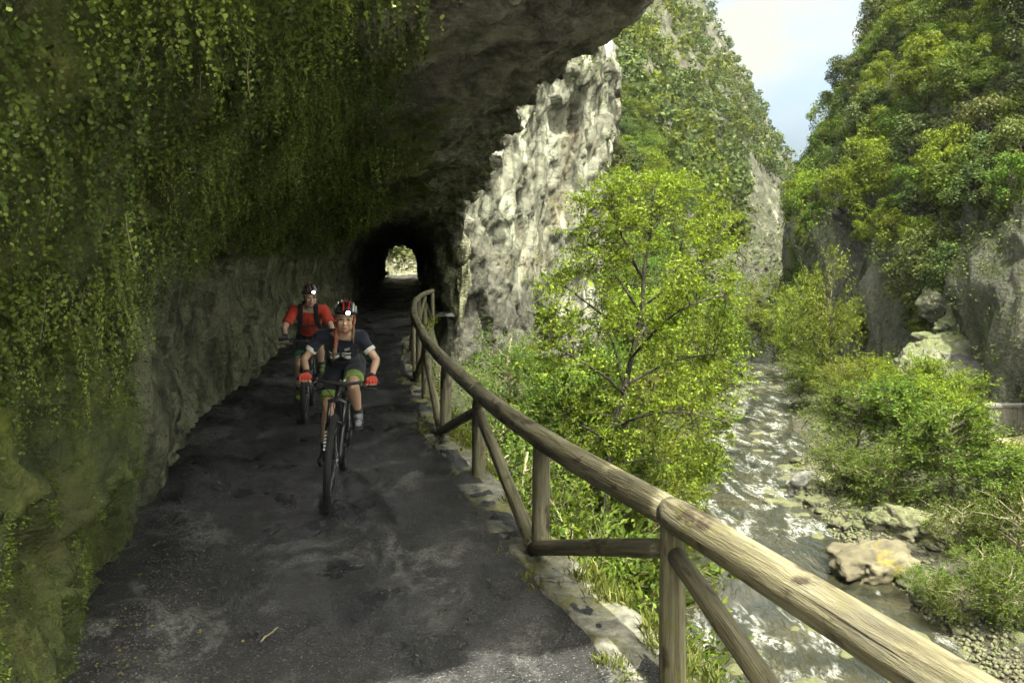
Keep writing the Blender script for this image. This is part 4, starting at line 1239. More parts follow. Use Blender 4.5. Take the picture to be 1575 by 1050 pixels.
    def strip(name, us, vs, hw, mat, vert=False):
        P = [];
        for u, v in zip(us, vs):
            if vert: P.append([on_front(u - hw, v), on_front(u + hw, v)])
            else: P.append([on_front(u, v - hw), on_front(u, v + hw)])
        P = np.array(P)
        me = mesh_np(name, P.reshape(-1, 3), grid_faces(len(P), 2), mat); o = link(name, me, jer); return o
    strip('zip', [0] * 8, np.linspace(.62, .98, 8), .004, MT['black'] if not wom else MT['alloy'], True)
    if wom:
        strip('chest_band', np.linspace(-.088, -.012, 10), [.785] * 10, .030, MT['cuff']); strip('chest_band', np.linspace(.006, .088, 10), [.785] * 10, .030, MT['cuff'])
        strip('waist_band', np.linspace(-.10, .09, 14), [.845] * 14, .006, MT['cuff'])
        for q in (-.011, .011):
            a = np.linspace(0, 2 * math.pi, 15)
            pts = [on_front(.058 + q + .009 * math.cos(x), .915 + .019 * math.sin(x)) for x in a]
            mk = MB(); mk.tube(pts, .0022, 5, False); mk.build('logo', MT['white'], jer)
    # ---- shorts
    s_ = Body(); hpc = hp
    s_.ell(hpc - ax * .01, (.112, .146 if wom else .160, .120), np.stack([fr, lat, ax], -1))
    for H, K in (('hl', 'kl'), ('hr', 'kr')):
        s_.chain([A[H], lerp(A[H], A[K], .4)], [.100, .092]); s_.cap(lerp(A[H], A[K], .4), lerp(A[H], A[K], C['leg']), .092, .078, round1=False)
    s_.fuse('shorts', C['shorts'], root, .0088, 3, .006, 60)
    for H, K in (('hl', 'kl'), ('hr', 'kr')):
        h_ = Body(); h_.cap(lerp(A[H], A[K], C['leg'] - .125), lerp(A[H], A[K], C['leg'] + .012), .0935, .0855, round0=False, round1=False); h_.fuse('shorts_hem', C['hem'], root, .006, 1, .002, 3)
    # ---- gloves, socks, shoes
    for s in (1, -1):
        g = Body(); hand(g, s, .0028, frac=.55); W = A['wl'] if s > 0 else A['wr']; E = A['el'] if s > 0 else A['er']
        gl = g.fuse('glove', C['glove'], root, .003, 1)
        c = Body(); c.cap(lerp(W, E, .02), lerp(W, E, -.10), rW + .0075, rW + .006, round0=False, round1=False); c.fuse('glove_cuff', MT['black'], gl, .004, 1)
    for s, K, F in ((1, 'kl', 'al'), (-1, 'kr', 'ar')):
        so_ = Body(); so_.cap(lerp(A[F], A[K], .20), A[F] + [0, 0, -.02], .042, .040, round0=False); so_.fuse('sock', C['sock'], root, .005, 1)
        sh_ = Body(); an = A[F]; y = 0
        sh_.cap(an + [-.030, 0, -.040], an + [.02, 0, -.052], .040, .042); sh_.cap(an + [.02, 0, -.050], an + [.150, s * .008, -.074], .042, .034, sq=1.0); sh_.cap(an + [.005, 0, -.0], an + [.05, 0, -.045], .041, .040, round0=False)
        sho = sh_.fuse('shoe', C['shoe'][0 if s > 0 else 1], root, .005, 2)
        so2 = MB(); V = []
        prof = [(-.072, .020), (-.06, .034), (.0, .036), (.06, .036), (.12, .042), (.165, .034), (.186, .016)]
        for (xx, wd) in prof: V += [an + [xx, -wd, -.106], an + [xx, wd, -.106], an + [xx, wd, -.088], an + [xx, -wd, -.088]]
        F_ = [(i * 4 + q, i * 4 + (q + 1) % 4, (i + 1) * 4 + (q + 1) % 4, (i + 1) * 4 + q) for i in range(len(prof) - 1) for q in range(4)] + [(0, 3, 2, 1), (24, 25, 26, 27)]
        so2.add(np.array(V), F_); so2.build('sole', MT['grip'], sho, False)
        for q in (.045, .085, .12):
            st = MB(); c0 = an + [q, 0, -.064 - q * .10]; aa = np.linspace(-.2, math.pi + .2, 11)
            st.tube([c0 + [0, .045 * math.cos(x), .046 * math.sin(x) - .002] for x in aa], .0075, 6); st.build('strap', C['strap'], sho)
    # ---- helmet with ribs, vents, headlamp
    hr = np.array((.121, .094, .106)) * hs; hc = (-.012 * hs, 0, .046 * hs)
    nu, nv = 40, 16
    th = np.linspace(0.02, 1.72, nv); ph = np.arange(nu) * 2 * math.pi / nu
    V = []
    for t in th:
        for p in ph:
            dip = .10 * max(0, -math.cos(p))
            tt = min(t, 1.50 + dip * 1.6)
            v = np.array([math.sin(tt) * math.cos(p), math.sin(tt) * math.sin(p), math.cos(tt)]) * hr
            groove = .0
            yy = v[1] / hr[1]
            groove = .010 * max(0, math.sin(yy * 11.0)) * (1 if t < 1.32 else 0) * (1 - .6 * max(0, math.cos(p)) * (t > 1.1))
            v = v * (1 - groove / .1)
            V.append(hd(*(np.array(hc) + v)))
    F = [(i * nu + q, (i + 1) * nu + q, (i + 1) * nu + (q + 1) % nu, i * nu + (q + 1) % nu) for i in range(nv - 1) for q in range(nu)]
    V = np.array(V); inn = HC + HR @ np.array(hc); Vi = inn + (V - inn) * .93
    F2 = F + [tuple(len(V) + x for x in reversed(f)) for f in F] + [((nv - 1) * nu + q, len(V) + (nv - 1) * nu + q, len(V) + (nv - 1) * nu + (q + 1) % nu, (nv - 1) * nu + (q + 1) % nu) for q in range(nu)]
    hm = MB(); hm.add(np.concatenate([V, Vi]), F2); helm = hm.build('helmet', C['shell'], root)
    def rib(yn, a0, a1, r, mat, twist=0.0):
        pts = []
        for t in np.linspace(a0, a1, 14):
            y = yn + twist * math.cos(t)
            k = math.sqrt(max(0.02, 1 - y * y))
            pts.append(hd(*(np.array(hc) + np.array([math.cos(t) * k, y, math.sin(t) * k]) * hr * 1.012)))
        rb = MB(); rb.tube(pts, [r * .5] + [r] * 12 + [r * .5], 7); rb.build('helmet_rib', mat, helm)
    for yn, mt, tw in C['ribs']: rib(yn, .30, 2.7, .0085 * hs, mt, tw)
    rim = MB(); rim.tube([hd(*(np.array(hc) + np.array([math.sin(1.50 + .16 * max(0, -math.cos(p))) * math.cos(p), math.sin(1.5) * math.sin(p), math.cos(1.50 + .16 * max(0, -math.cos(p)))]) * hr)) for p in np.linspace(0, 2 * math.pi, 40)], .0042, 6, False); rim.build('helmet_edge', C['rim'], helm)
    sb = MB(); sb.tube([hd(*(np.array(hc) + np.array([math.cos(t) * .97, math.sin(t) * .97, .22]) * hr * 1.02)) for t in np.linspace(-2.2, 2.2, 30)], .007, 6); sb.build('headlamp_strap', MT['black'], helm)
    lp = np.array(hc) + np.array([1.0, 0, .22]) * hr; lx, ly = C['lamp']
    lpos = np.array([lp[0] + .012, ly, lp[2] + lx])
    hl = MB(); hl.tube([hd(lpos[0] - .018, lpos[1], lpos[2]), hd(lpos[0] + .012, lpos[1], lpos[2])], [.022, .020], 14); hl.box(hd(lpos[0] - .014, lpos[1], lpos[2]), (.012, .036, .018), HR); lamp = hl.build('headlamp', MT['helmet_k'], helm)
    ln = MB(); ln.tube([hd(lpos[0] + .010, lpos[1], lpos[2]), hd(lpos[0] + .017, lpos[1], lpos[2])], [.0155, .0135], 14); lens = ln.build('lamp_lens', MT['lamp'], root)
    lens.parent = helm
    lt = bpy.data.lights.new('headlamp_light', 'SPOT'); lt.energy = C['lampw']; lt.spot_size = math.radians(75); lt.spot_blend = .8; lt.shadow_soft_size = .02; lt.color = (1, .97, .9)
    lo = bpy.data.objects.new('headlamp_light', lt); COL.objects.link(lo); lo.parent = lamp
    dirv = HR @ np.array([1, 0, -.15]); lo.location = hd(lpos[0] + .03, lpos[1], lpos[2]); lo.rotation_euler = Vector(-dirv).to_track_quat('Z', 'Y').to_euler()
    for s in (-1, 1):
        ct = MB(); ct.tube([hd(.03 * hs, s * .082 * hs, .04 * hs), hd(.022 * hs, s * .072 * hs, -.02 * hs), hd(.030 * hs, s * .045 * hs, -.085 * hs), hd(.040 * hs, 0, -.112 * hs)], [.004, .004, .004, .004], 6); ct.build('chin_strap', C['chin'], helm)
    # ---- hair
    if wom:
        h = Body()
        h.ell(hd(-.035, 0, .01), (.075, .080, .075), HR)
        for s in (-1, 1): h.cap(hd(.015, s * .070, .028), hd(-.01, s * .070, -.045), .015, .014)
        h.fuse('hair', MT['hair'], root, .006, 2)
        pts = [hd(.0, -.072, -.035), hd(.018, -.070, -.085), hd(.045, -.066, -.135), hd(.070, -.062, -.18), hd(.085, -.065, -.225)]
        bp = catmull(np.array(pts), 16)
        br_ = MB()
        for i, p in enumerate(bp):
            o = (.006 if i % 2 else -.006); br_.ell(p + np.array([0, o, 0]), (.014, .013, .013))
        brd = br_.build('braid', MT['hair'], root)
        rbm = MB()
        rbm.tube([p + np.array([.008 + .004 * math.sin(i * 2.2), .011 * math.cos(i * 2.2), 0]) for i, p in enumerate(bp)], .0052, 6); rbm.tube([p + np.array([.009, .011 * math.cos(i * 2.2 + 2.6), 0]) for i, p in enumerate(bp)], .0046, 6); rbm.build('ribbon', MT['ribbon'], brd)
        e0 = bp[-1]; tl = Body(); tl.chain([e0, e0 + [.008, -.006, -.05], e0 + [.006, -.014, -.11]], [.014, .021, .007]); tl.fuse('braid_tail', MT['hair'], root, .004, 1, .002, 5)
        tl = Body(); q0 = hd(-.01, .070, -.05); tl.chain([q0, q0 + [.025, .006, -.05], q0 + [.050, .000, -.10], q0 + [.055, .008, -.15]], [.011, .014, .012, .004]); tl.fuse('loose_hair', MT['hair'], root, .004, 1, .002, 6)
    else:
        h = Body(); h.ell(hd(-.030, 0, .015), (.080, .079, .075), HR)
        for s in (-1, 1): h.cap(hd(.012, s * .071, .03), hd(.006, s * .072, -.012), .012, .010)
        h.fuse('hair', MT['darkhair'], root, .006, 2)
    return root, A, dict(hp=hp, sh=sh, ax=ax, lat=lat, fr=fr, jer=jer)

FD = np.array([.105, -.9945])
WLOC = Vector((-1.472, 6.43, 0.004))
lean_w = math.radians(3.2)
bicycle('mountain_bicycle', 'black mountain bicycle ridden by the woman in the navy jersey', WLOC, FD, lean_w, math.radians(-4), math.radians(88), MT['white'])
def leaned(p, ln): return np.array([p[0], p[1] * math.cos(ln) + p[2] * math.sin(ln), p[2] * math.cos(ln) - p[1] * math.sin(ln)])
BBw = np.array([-.68, 0, .325])
def pedal_pt(s, crank, ln):
    th = crank + (0 if s > 0 else math.pi)
    return leaned(BBw + np.array([math.cos(th) * .172, s * .14, math.sin(th) * .172]), ln)
def grip_pt(s, steer, ln): return leaned(spin(BAR + np.array([-.0245, s * .275, .0195]), np.array([-.175, 0, 0]), steer), ln)
gl, gr = grip_pt(1, math.radians(-4), lean_w), grip_pt(-1, math.radians(-4), lean_w)
pl, pr = pedal_pt(1, math.radians(88), lean_w), pedal_pt(-1, math.radians(88), lean_w)
al = pl + [-.055, 0, .116]; ar = pr + [-.055, 0, .116]
JW = dict(sl=(-.50, .205, 1.305), sr=(-.50, -.135, 1.315), el=(-.45, .345, 1.115), er=(-.45, -.275, 1.12), wl=gl + [-.075, -.006, .045], wr=gr + [-.075, .006, .045], gl=gl, gr=gr,
          hl=(-.90, .125, 1.02), hr=(-.90, -.045, 1.02), kl=(-.505, .135, .885), kr=(-.60, -.085, .665), al=al, ar=ar, neck=(-.43, .055, 1.395), head=(-.385, .085, 1.475), yaw=math.radians(4), pitch=math.radians(4), roll=math.radians(-4))
CW = dict(skin=MT['skin_w'], jersey=MT['navy'], shorts=MT['navyshort'], hem=MT['lime'], glove=MT['redglove'], sock=MT['black'], shoe=(MT['shoe_w'], MT['shoe_b']), strap=MT['shoe_b'], sleeve=.62, leg=.80,
          ribs=[(-.62, MT['helmet_k'], 0), (-.30, MT['helmet_r'], .12), (0, MT['helmet_k'], 0), (.30, MT['helmet_r'], -.12), (.62, MT['helmet_w'], 0), (.82, MT['helmet_w'], 0)], rim=MT['helmet_k'], chin=MT['ribbon'], shell=MT['helmet_k'], lamp=(0.0, .022), lampw=3.0)
rider('woman cyclist leaning over her handlebar in navy jersey, red gloves and striped helmet', WLOC, FD, JW, CW, True)

MLOC = Vector((-2.525, 9.70, 0.004))
lean_m = math.radians(1.0)
FDm = np.array([.16, -.987])
bicycle('mountain_bicycle', 'black mountain bicycle ridden behind by the man in red', MLOC, FDm, lean_m, math.radians(3), math.radians(95), MT['white'])
gl, gr = grip_pt(1, math.radians(3), lean_m), grip_pt(-1, math.radians(3), lean_m)
pl, pr = pedal_pt(1, math.radians(95), lean_m), pedal_pt(-1, math.radians(95), lean_m)
al = pl + [-.055, 0, .116]; ar = pr + [-.055, 0, .116]
JM = dict(sl=(-.60, .185, 1.325), sr=(-.60, -.195, 1.32), el=(-.47, .300, 1.10), er=(-.47, -.300, 1.10), wl=gl + [-.075, -.004, .045], wr=gr + [-.075, .004, .045], gl=gl, gr=gr,
          hl=(-.92, .09, .965), hr=(-.92, -.10, .965), kl=(-.50, .13, .87), kr=(-.60, -.125, .63), al=al, ar=ar, neck=(-.555, .0, 1.40), head=(-.52, .02, 1.49), yaw=math.radians(16), pitch=math.radians(2), roll=math.radians(3))
CM = dict(skin=MT['skin_m'], jersey=MT['redjersey'], shorts=MT['navyshort'], hem=MT['green'], glove=MT['black'], sock=MT['black'], shoe=(MT['shoe_g'], MT['shoe_g']), strap=MT['shoe_b'], sleeve=.70, leg=.78,
          ribs=[(-.55, MT['helmet_k'], 0), (-.2, MT['helmet_r'], 0), (.15, MT['helmet_k'], 0), (.55, MT['helmet_w'], 0)], rim=MT['helmet_k'], chin=MT['black'], shell=MT['helmet_g'], lamp=(0.004, .018), lampw=3.0)
mroot, MA, MI = rider('man cyclist riding behind in red jersey with black rucksack straps and dark helmet', MLOC, FDm, JM, CM, False)

def rucksack():
    root = tag(link('backpack', None), 'black rucksack with chest strap worn by the man in red', 'backpack')
    root.matrix_world = mroot.matrix_world.copy()
    hp, sh, ax, lat, fr, jer = (MI[k] for k in ('hp', 'sh', 'ax', 'lat', 'fr', 'jer'))
    b = Body(); c = lerp(hp, sh, .62) - fr * .20
    b.ell(c, (.085, .14, .22), np.stack([fr, lat, ax], -1)); b.ell(c - ax * .08 - fr * .02, (.09, .145, .15), np.stack([fr, lat, ax], -1)); b.fuse('bag', MT['black'], root, .010, 3, .008, 9)
    def hitp(o, d):
        ok, p, n, _ = jer.ray_cast(Vector(o - d * .35), Vector(d), distance=.8)
        return np.array(p) - d * .006 if ok else o - d * .12
    for s in (-1, 1):
        path = [hitp(lerp(hp, sh, .35) + lat * s * .13, -fr), hitp(lerp(hp, sh, .55) + lat * s * .118, -fr), hitp(lerp(hp, sh, .75) + lat * s * .105, -fr), hitp(lerp(hp, sh, .92) + lat * s * .098, -fr),
                hitp(sh + ax * .02 + lat * s * .098 + fr * .04, -ax), hitp(sh + lat * s * .095 - fr * .04, -ax), sh - ax * .05 + lat * s * .09 - fr * .14]
        pp = catmull(np.array(path), 22)
        V = []
        tg = np.gradient(pp, axis=0)
        for p, t in zip(pp, tg):
            t = t / np.linalg.norm(t); sd = lat - t * np.dot(lat, t); sd /= np.linalg.norm(sd); nn = np.cross(sd, t)
            for u, h in ((-.030, 0), (-.030, .010), (-.022, .016), (.022, .016), (.030, .010), (.030, 0)): V.append(p + sd * u + nn * h * (1 if np.dot(nn, fr + ax) > 0 else -1))
        F = [(i * 6 + q, i * 6 + (q + 1) % 6, (i + 1) * 6 + (q + 1) % 6, (i + 1) * 6 + q) for i in range(21) for q in range(6)]
        m = MB(); m.add(np.array(V), F); m.build('shoulder_strap', MT['black'], root)
    us = np.linspace(-.11, .11, 11)
    m = MB(); m.tube([hitp(lerp(hp, sh, .66) + lat * u, -fr) + fr * .006 for u in us], .0085, 6); m.build('chest_strap', MT['black'], root)
    m = MB(); m.tube([hitp(lerp(hp, sh, .20) + lat * u, -fr) + fr * .004 for u in us], .010, 6); m.build('waist_strap', MT['black'], root)
rucksack()
# ------------------------------------------------------------------ vegetation
def rdir(n, upb=0.0):
    v = rng.normal(size=(n, 3)); v[:, 2] += upb
    return v / (np.linalg.norm(v, axis=1)[:, None] + 1e-9)

def leaf_quads(P, L, W, D=None, Nn=None, droop=0.0):
    """one folded quad per leaf: P base, L length, W width, D direction, Nn face normal hint"""
    n = len(P)
    if D is None: D = rdir(n)
    if Nn is None: Nn = rdir(n, .6)
    S = np.cross(D, Nn); S /= np.linalg.norm(S, axis=1)[:, None] + 1e-9
    U = np.cross(S, D)
    L = np.broadcast_to(np.asarray(L, float), (n,))[:, None]; W = np.broadcast_to(np.asarray(W, float), (n,))[:, None]
    a = P; c = P + D * L - U * L * droop
    b = P + D * L * .48 + S * W * .5 + U * W * .10; d = P + D * L * .48 - S * W * .5 + U * W * .10
    V = np.stack([a, b, c, d], 1).reshape(-1, 3)
    F = np.arange(n * 4).reshape(-1, 4)
    return V, F

def hex_leaves(P, Rr, D, Nn):
    """round leaflets: six-sided discs"""
    n = len(P); S = np.cross(D, Nn); S /= np.linalg.norm(S, axis=1)[:, None] + 1e-9
    D2 = np.cross(Nn, S); D2 /= np.linalg.norm(D2, axis=1)[:, None] + 1e-9
    a = np.array([0, 1, 2, 3, 4, 5]) * math.pi / 3
    rr = np.array([.55, 1.0, 1.05, .75, 1.05, 1.0])
    V = P[:, None] + Rr[:, None, None] * rr[None, :, None] * (np.cos(a)[None, :, None] * D2[:, None] * -1 + np.sin(a)[None, :, None] * S[:, None])
    return V.reshape(-1, 3), np.arange(n * 6).reshape(-1, 6)

def wobble(p0, p1, n, amp, sag=0.0):
    t = np.linspace(0, 1, n); p = p0 + t[:, None] * (p1 - p0)
    w = rng.normal(size=(n, 3)); w = np.cumsum(w, 0); w -= t[:, None] * w[-1]; w[0] = 0
    p = p + w * amp * np.linalg.norm(p1 - p0) / math.sqrt(n)
    p[:, 2] += sag * np.sin(t * math.pi) * np.linalg.norm(p1 - p0)
    return p

def tree_meshes(trunk, rtrunk, targets, leafL, nleaf, lmat, twigs=6, twiglen=.6, limb_r=.035, spread=.55, bark=None, asp=.5, sides=6, flat=1.0):
    """trunk polyline, limb targets; returns trunk mesh (with limbs) and crown mesh of leaves along twigs"""
    trunk = np.asarray(trunk, float); m = MB()
    m.tube(trunk, np.linspace(rtrunk, rtrunk * .25, len(trunk)), sides + 2)
    P = []; D = []
    zt = trunk[:, 2]
    for tg in targets:
        tg = np.asarray(tg, float)
        dz = np.linalg.norm(tg[:2] - np.array([np.interp(tg[2], zt, trunk[:, 0]), np.interp(tg[2], zt, trunk[:, 1])]))
        za = np.clip(tg[2] - dz * R.uniform(.35, .8), zt[0] + .12 * (zt[-1] - zt[0]), zt[-1] - .05)
        a = np.array([np.interp(za, zt, trunk[:, k]) for k in range(3)])
        lb = wobble(a, tg, 7, .07, R.uniform(.0, .10))
        m.tube(lb, np.linspace(limb_r, limb_r * .18, 7) * R.uniform(.7, 1.2), sides - 1, False)
        for k in range(twigs):
            t = R.uniform(.30, 1.0); q = lb[0] + 0; i = min(5, int(t * 6)); f = t * 6 - i
            q = lerp(lb[i], lb[i + 1], f)
            dr = rdir(1, .25)[0] * np.array([1, 1, flat]) * spread + (lb[-1] - lb[-3]) / (np.linalg.norm(lb[-1] - lb[-3]) + 1e-9) * .55
            dr = dr * np.array([1, 1, .35 + .65 * flat]); dr /= np.linalg.norm(dr)
            ln = twiglen * R.uniform(.5, 1.2)
            e = q + dr * ln; tw = wobble(q, e, 4, .06, -.04)
            m.tube(tw, np.linspace(limb_r * .22, limb_r * .07, 4), 3, False)
            nl = nleaf
            tt = rng.uniform(.1, 1.05, nl)
            pos = q + tt[:, None] * (e - q) + rng.normal(size=(nl, 3)) * ln * .10 * np.array([1, 1, .4 + .6 * flat])
            P.append(pos); D.append(rdir(nl, -.1) * .8 + dr)
    P = np.concatenate(P); D = np.concatenate(D); D /= np.linalg.norm(D, axis=1)[:, None]
    n = len(P)
    V, F = leaf_quads(P, leafL * rng.uniform(.65, 1.3, n), leafL * asp * rng.uniform(.7, 1.2, n), D, rdir(n, .9 if flat > .9 else 1.8), .12)
    return m.mesh('trunk', bark or MT['bark']), mesh_np('crown', V, F, lmat, False)

def clump_crown(rx, rz, nclump, per, leafL, lmat, flat=.75, zc=None):
    """distant tree: leaf clumps over an uneven ellipsoid with gaps"""
    zc = rz if zc is None else zc
    P = []; Nn = []
    for k in range(nclump):
        d = rdir(1, .35)[0]; r = R.uniform(.55, 1.02)
        c = np.array([d[0] * rx * r, d[1] * rx * r, zc + d[2] * rz * r])
        cr = R.uniform(.26, .46) * rx
        q = rdir(per, .3) * (rng.uniform(.35, 1.0, per) ** .5)[:, None] * cr
        q[:, 2] *= flat
        P.append(c + q); Nn.append(q / cr + rdir(per) * .75 + [0, 0, .35])
    P = np.concatenate(P); Nn = np.concatenate(Nn); Nn /= np.linalg.norm(Nn, axis=1)[:, None]
    n = len(P)
    D = np.cross(Nn, rdir(n)); D /= np.linalg.norm(D, axis=1)[:, None] + 1e-9
    V, F = leaf_quads(P, leafL * rng.uniform(.6, 1.35, n), leafL * .6 * rng.uniform(.7, 1.2, n), D, Nn, .15)
    return mesh_np('crown', V, F, lmat, False)

def clump_trunk(rx, rz, zc):
    m = MB(); tr = wobble(np.array([0, 0, -.8]), np.array([R.uniform(-.2, .2) * rx, R.uniform(-.2, .2) * rx, zc + rz * .3]), 7, .06)
    m.tube(tr, np.linspace(.06, .02, 7) * rx, 6)
    for k in range(7):
        a = tr[R.randint(2, 5)]; d = rdir(1, .5)[0]
        m.tube(wobble(a, np.array([d[0] * rx * .8, d[1] * rx * .8, zc + d[2] * rz * .75]), 5, .08), np.linspace(.022, .006, 5) * rx, 4, False)
    return m.mesh('trunk', MT['bark'])

def at(pxx, pyy, Y): return np.array([(pxx - 787.5) * Y / 1225, Y, CAM_H - (pyy - 397) * Y / 1225])

def plant(name, tm, cm, loc, scale, rz, label, cat, group=None, tilt=0.0):
    o = link(name, None, None, loc, (tilt, 0, rz), (scale[0], scale[0], scale[1]) if isinstance(scale, tuple) else (scale,) * 3)
    tag(o, label, cat, group)
    link('trunk', tm, o); link('crown', cm, o)
    return o

# ---- the light green tree beyond the fence
def feature_tree():
    """airy tree: a leaning trunk, seven spreading limbs, and fine sprays that leave the nearest limb"""
    Y = 16.0
    tr = np.array([at(928, 1000, Y), at(930, 850, Y), at(938, 690, Y), at(960, 600, Y + .1), at(978, 520, Y), at(988, 470, Y - .1), at(990, 420, Y), at(1002, 350, Y + .1), at(1004, 290, Y)])
    base = tr[0].copy()
    limbs = [[(988, 470, 0), (1030, 440, -.3), (1085, 385, -.5), (1122, 345, -.4)], [(986, 480, 0), (950, 425, .4), (915, 370, .7), (895, 335, .8)], [(990, 425, 0), (960, 360, -.6), (945, 300, -.8)], [(998, 360, 0), (1035, 320, .6), (1060, 285, .8)],
             [(958, 605, 0), (905, 560, -.5), (850, 525, -.8)], [(962, 595, 0), (1020, 560, .4), (1085, 545, .5), (1140, 560, .4)], [(970, 550, 0), (1010, 505, -.9), (1060, 470, -1.2), (1110, 455, -1.1)], [(975, 530, 0), (930, 490, .9), (870, 445, 1.3), (845, 430, 1.2)],
             [(945, 660, 0), (985, 640, -.8), (1050, 635, -1.1), (1120, 650, -1.0)], [(942, 680, 0), (900, 655, .5), (850, 640, .7)], [(938, 720, 0), (985, 705, .6), (1040, 710, .9), (1085, 725, .9)], [(960, 600, 0), (950, 540, 1.3), (930, 470, 1.9), (940, 400, 1.8)], [(975, 540, 0), (1000, 490, 1.4), (1040, 420, 1.9), (1055, 370, 1.8)]]
    m = MB(); m.tube(catmull(tr - base, 26), np.linspace(.085, .018, 26), 9)
    nodes = [catmull(tr - base, 40)[14:]]
    for lb in limbs:
        c = catmull(np.array([at(a, b, Y + d) for a, b, d in lb]) - base, 16) + np.cumsum(rng.normal(size=(16, 3)) * .010, 0)
        m.tube(c, np.linspace(.034, .010, 16), 6, False); nodes.append(c[3:])
    nodes = np.concatenate(nodes)
    outline = [(262, 930, 1065), (300, 890, 1100), (340, 868, 1125), (400, 845, 1135), (450, 835, 1130), (500, 825, 1115), (560, 815, 1148), (620, 835, 1142), (680, 860, 1120), (740, 890, 1095)]
    oy, oa, ob = zip(*outline)
    P = []; D = []
    for k in range(350):
        py = 268 + 478 * R.random() ** 1.1; a = np.interp(py, oy, oa); b = np.interp(py, oy, ob)
        u = R.uniform(-1, 1); u = math.copysign(abs(u) ** .75, u); half = (b - a) / 2 * Y / 1225
        tg = at((a + b) / 2 + u * (b - a) / 2, py, Y + R.uniform(-1, 1) * half * math.sqrt(max(.06, 1 - u * u)) * .9) - base
        dd = np.linalg.norm((nodes - tg) * np.array([1, 1, 1.25]) + np.array([0, 0, .18]), axis=1); q = nodes[int(np.argmin(dd))]
        if np.linalg.norm(tg - q) > 1.5: tg = q + (tg - q) / np.linalg.norm(tg - q) * 1.5
        sb = wobble(q, tg, 6, .08, .05); m.tube(sb, np.linspace(.0085, .003, 6), 4, False)
        ax = tg - q
        for t in range(6):
            f = R.uniform(.25, 1.0); i = min(4, int(f * 5)); s0 = lerp(sb[i], sb[i + 1], f * 5 - i)
            dr = rdir(1, .1)[0] * np.array([1, 1, .45]) + .6 * ax / (np.linalg.norm(ax) + 1e-6); dr /= np.linalg.norm(dr)
            ln = R.uniform(.22, .52); e = s0 + dr * ln; m.tube([s0, lerp(s0, e, .5) + [0, 0, .01], e], [.003, .0022, .0014], 3, False)
            nl = R.randint(13, 25); tt = rng.uniform(.05, 1.05, nl)
            P.append(s0 + tt[:, None] * (e - s0) + rng.normal(size=(nl, 3)) * [.035, .035, .02]); D.append(rdir(nl, -.15) + dr * .7)
    P = np.concatenate(P); D = np.concatenate(D); D /= np.linalg.norm(D, axis=1)[:, None]; n = len(P)
    L = .060 * np.exp(rng.normal(0, .28, n))
    V, F = leaf_quads(P, L, L * rng.uniform(.45, .68, n), D, rdir(n, 1.3), .12)
    plant('broadleaf_tree', m.mesh('trunk', MT['darkbark']), mesh_np('crown', V, F, MT['leaf_bright'], False), base, 1.0, 0, 'tall airy bright green tree rising just beyond the log fence', 'tree')
feature_tree()

# ---- young trees and shrubs on both banks: a few kinds, each copied
def shrub_kind(h, r, nt, leafL, nleaf, mat, twigs=7, tl=.5, bark=None, low=.1):
    tr = wobble(np.array([0, 0, -.3]), np.array([R.uniform(-.2, .2), R.uniform(-.2, .2), h * .85]), 7, .07)
    tg = []
    for k in range(nt):
        d = rdir(1, .15)[0] * R.uniform(.5, 1.0); tg.append(np.array([d[0] * r, d[1] * r, h * (.55 + low * 0) + d[2] * h * .45]))
    return tree_meshes(tr, .045 * h / 3, tg, leafL, nleaf, mat, twigs, tl, .018, .7, bark)
SHR = [shrub_kind(3.4, 1.5, 60, .105, 18, MT['leaf_mid'], 7, .55), shrub_kind(3.0, 1.7, 62, .10, 18, MT['leaf_bright'], 7, .55), shrub_kind(2.2, 1.5, 55, .085, 18, MT['leaf_mid'], 7, .5, MT['twig']), shrub_kind(4.2, 1.5, 60, .10, 16, MT['leaf_bright'], 7, .6), shrub_kind(1.6, 1.4, 46, .075, 18, MT['leaf_mid'], 7, .42, MT['twig']), shrub_kind(4.4, 1.5, 64, .082, 18, MT['leaf_mid'], 7, .6, MT['twig'])]
GZ = lambda x, y: float(hill_z(np.array([[x]], float), np.array([[y]], float))[0, 0])
def bank_plant(pxx, Y, kind, sc, label, cat='shrub', name='shrub', group=None, base=None):
    x = (pxx - 787.5) * Y / 1225; z = GZ(x, Y) if base is None else base
    tm, cm = SHR[kind]
    return plant(name, tm, cm, (x, Y, z), sc, R.uniform(0, 6.28), label, cat, group)

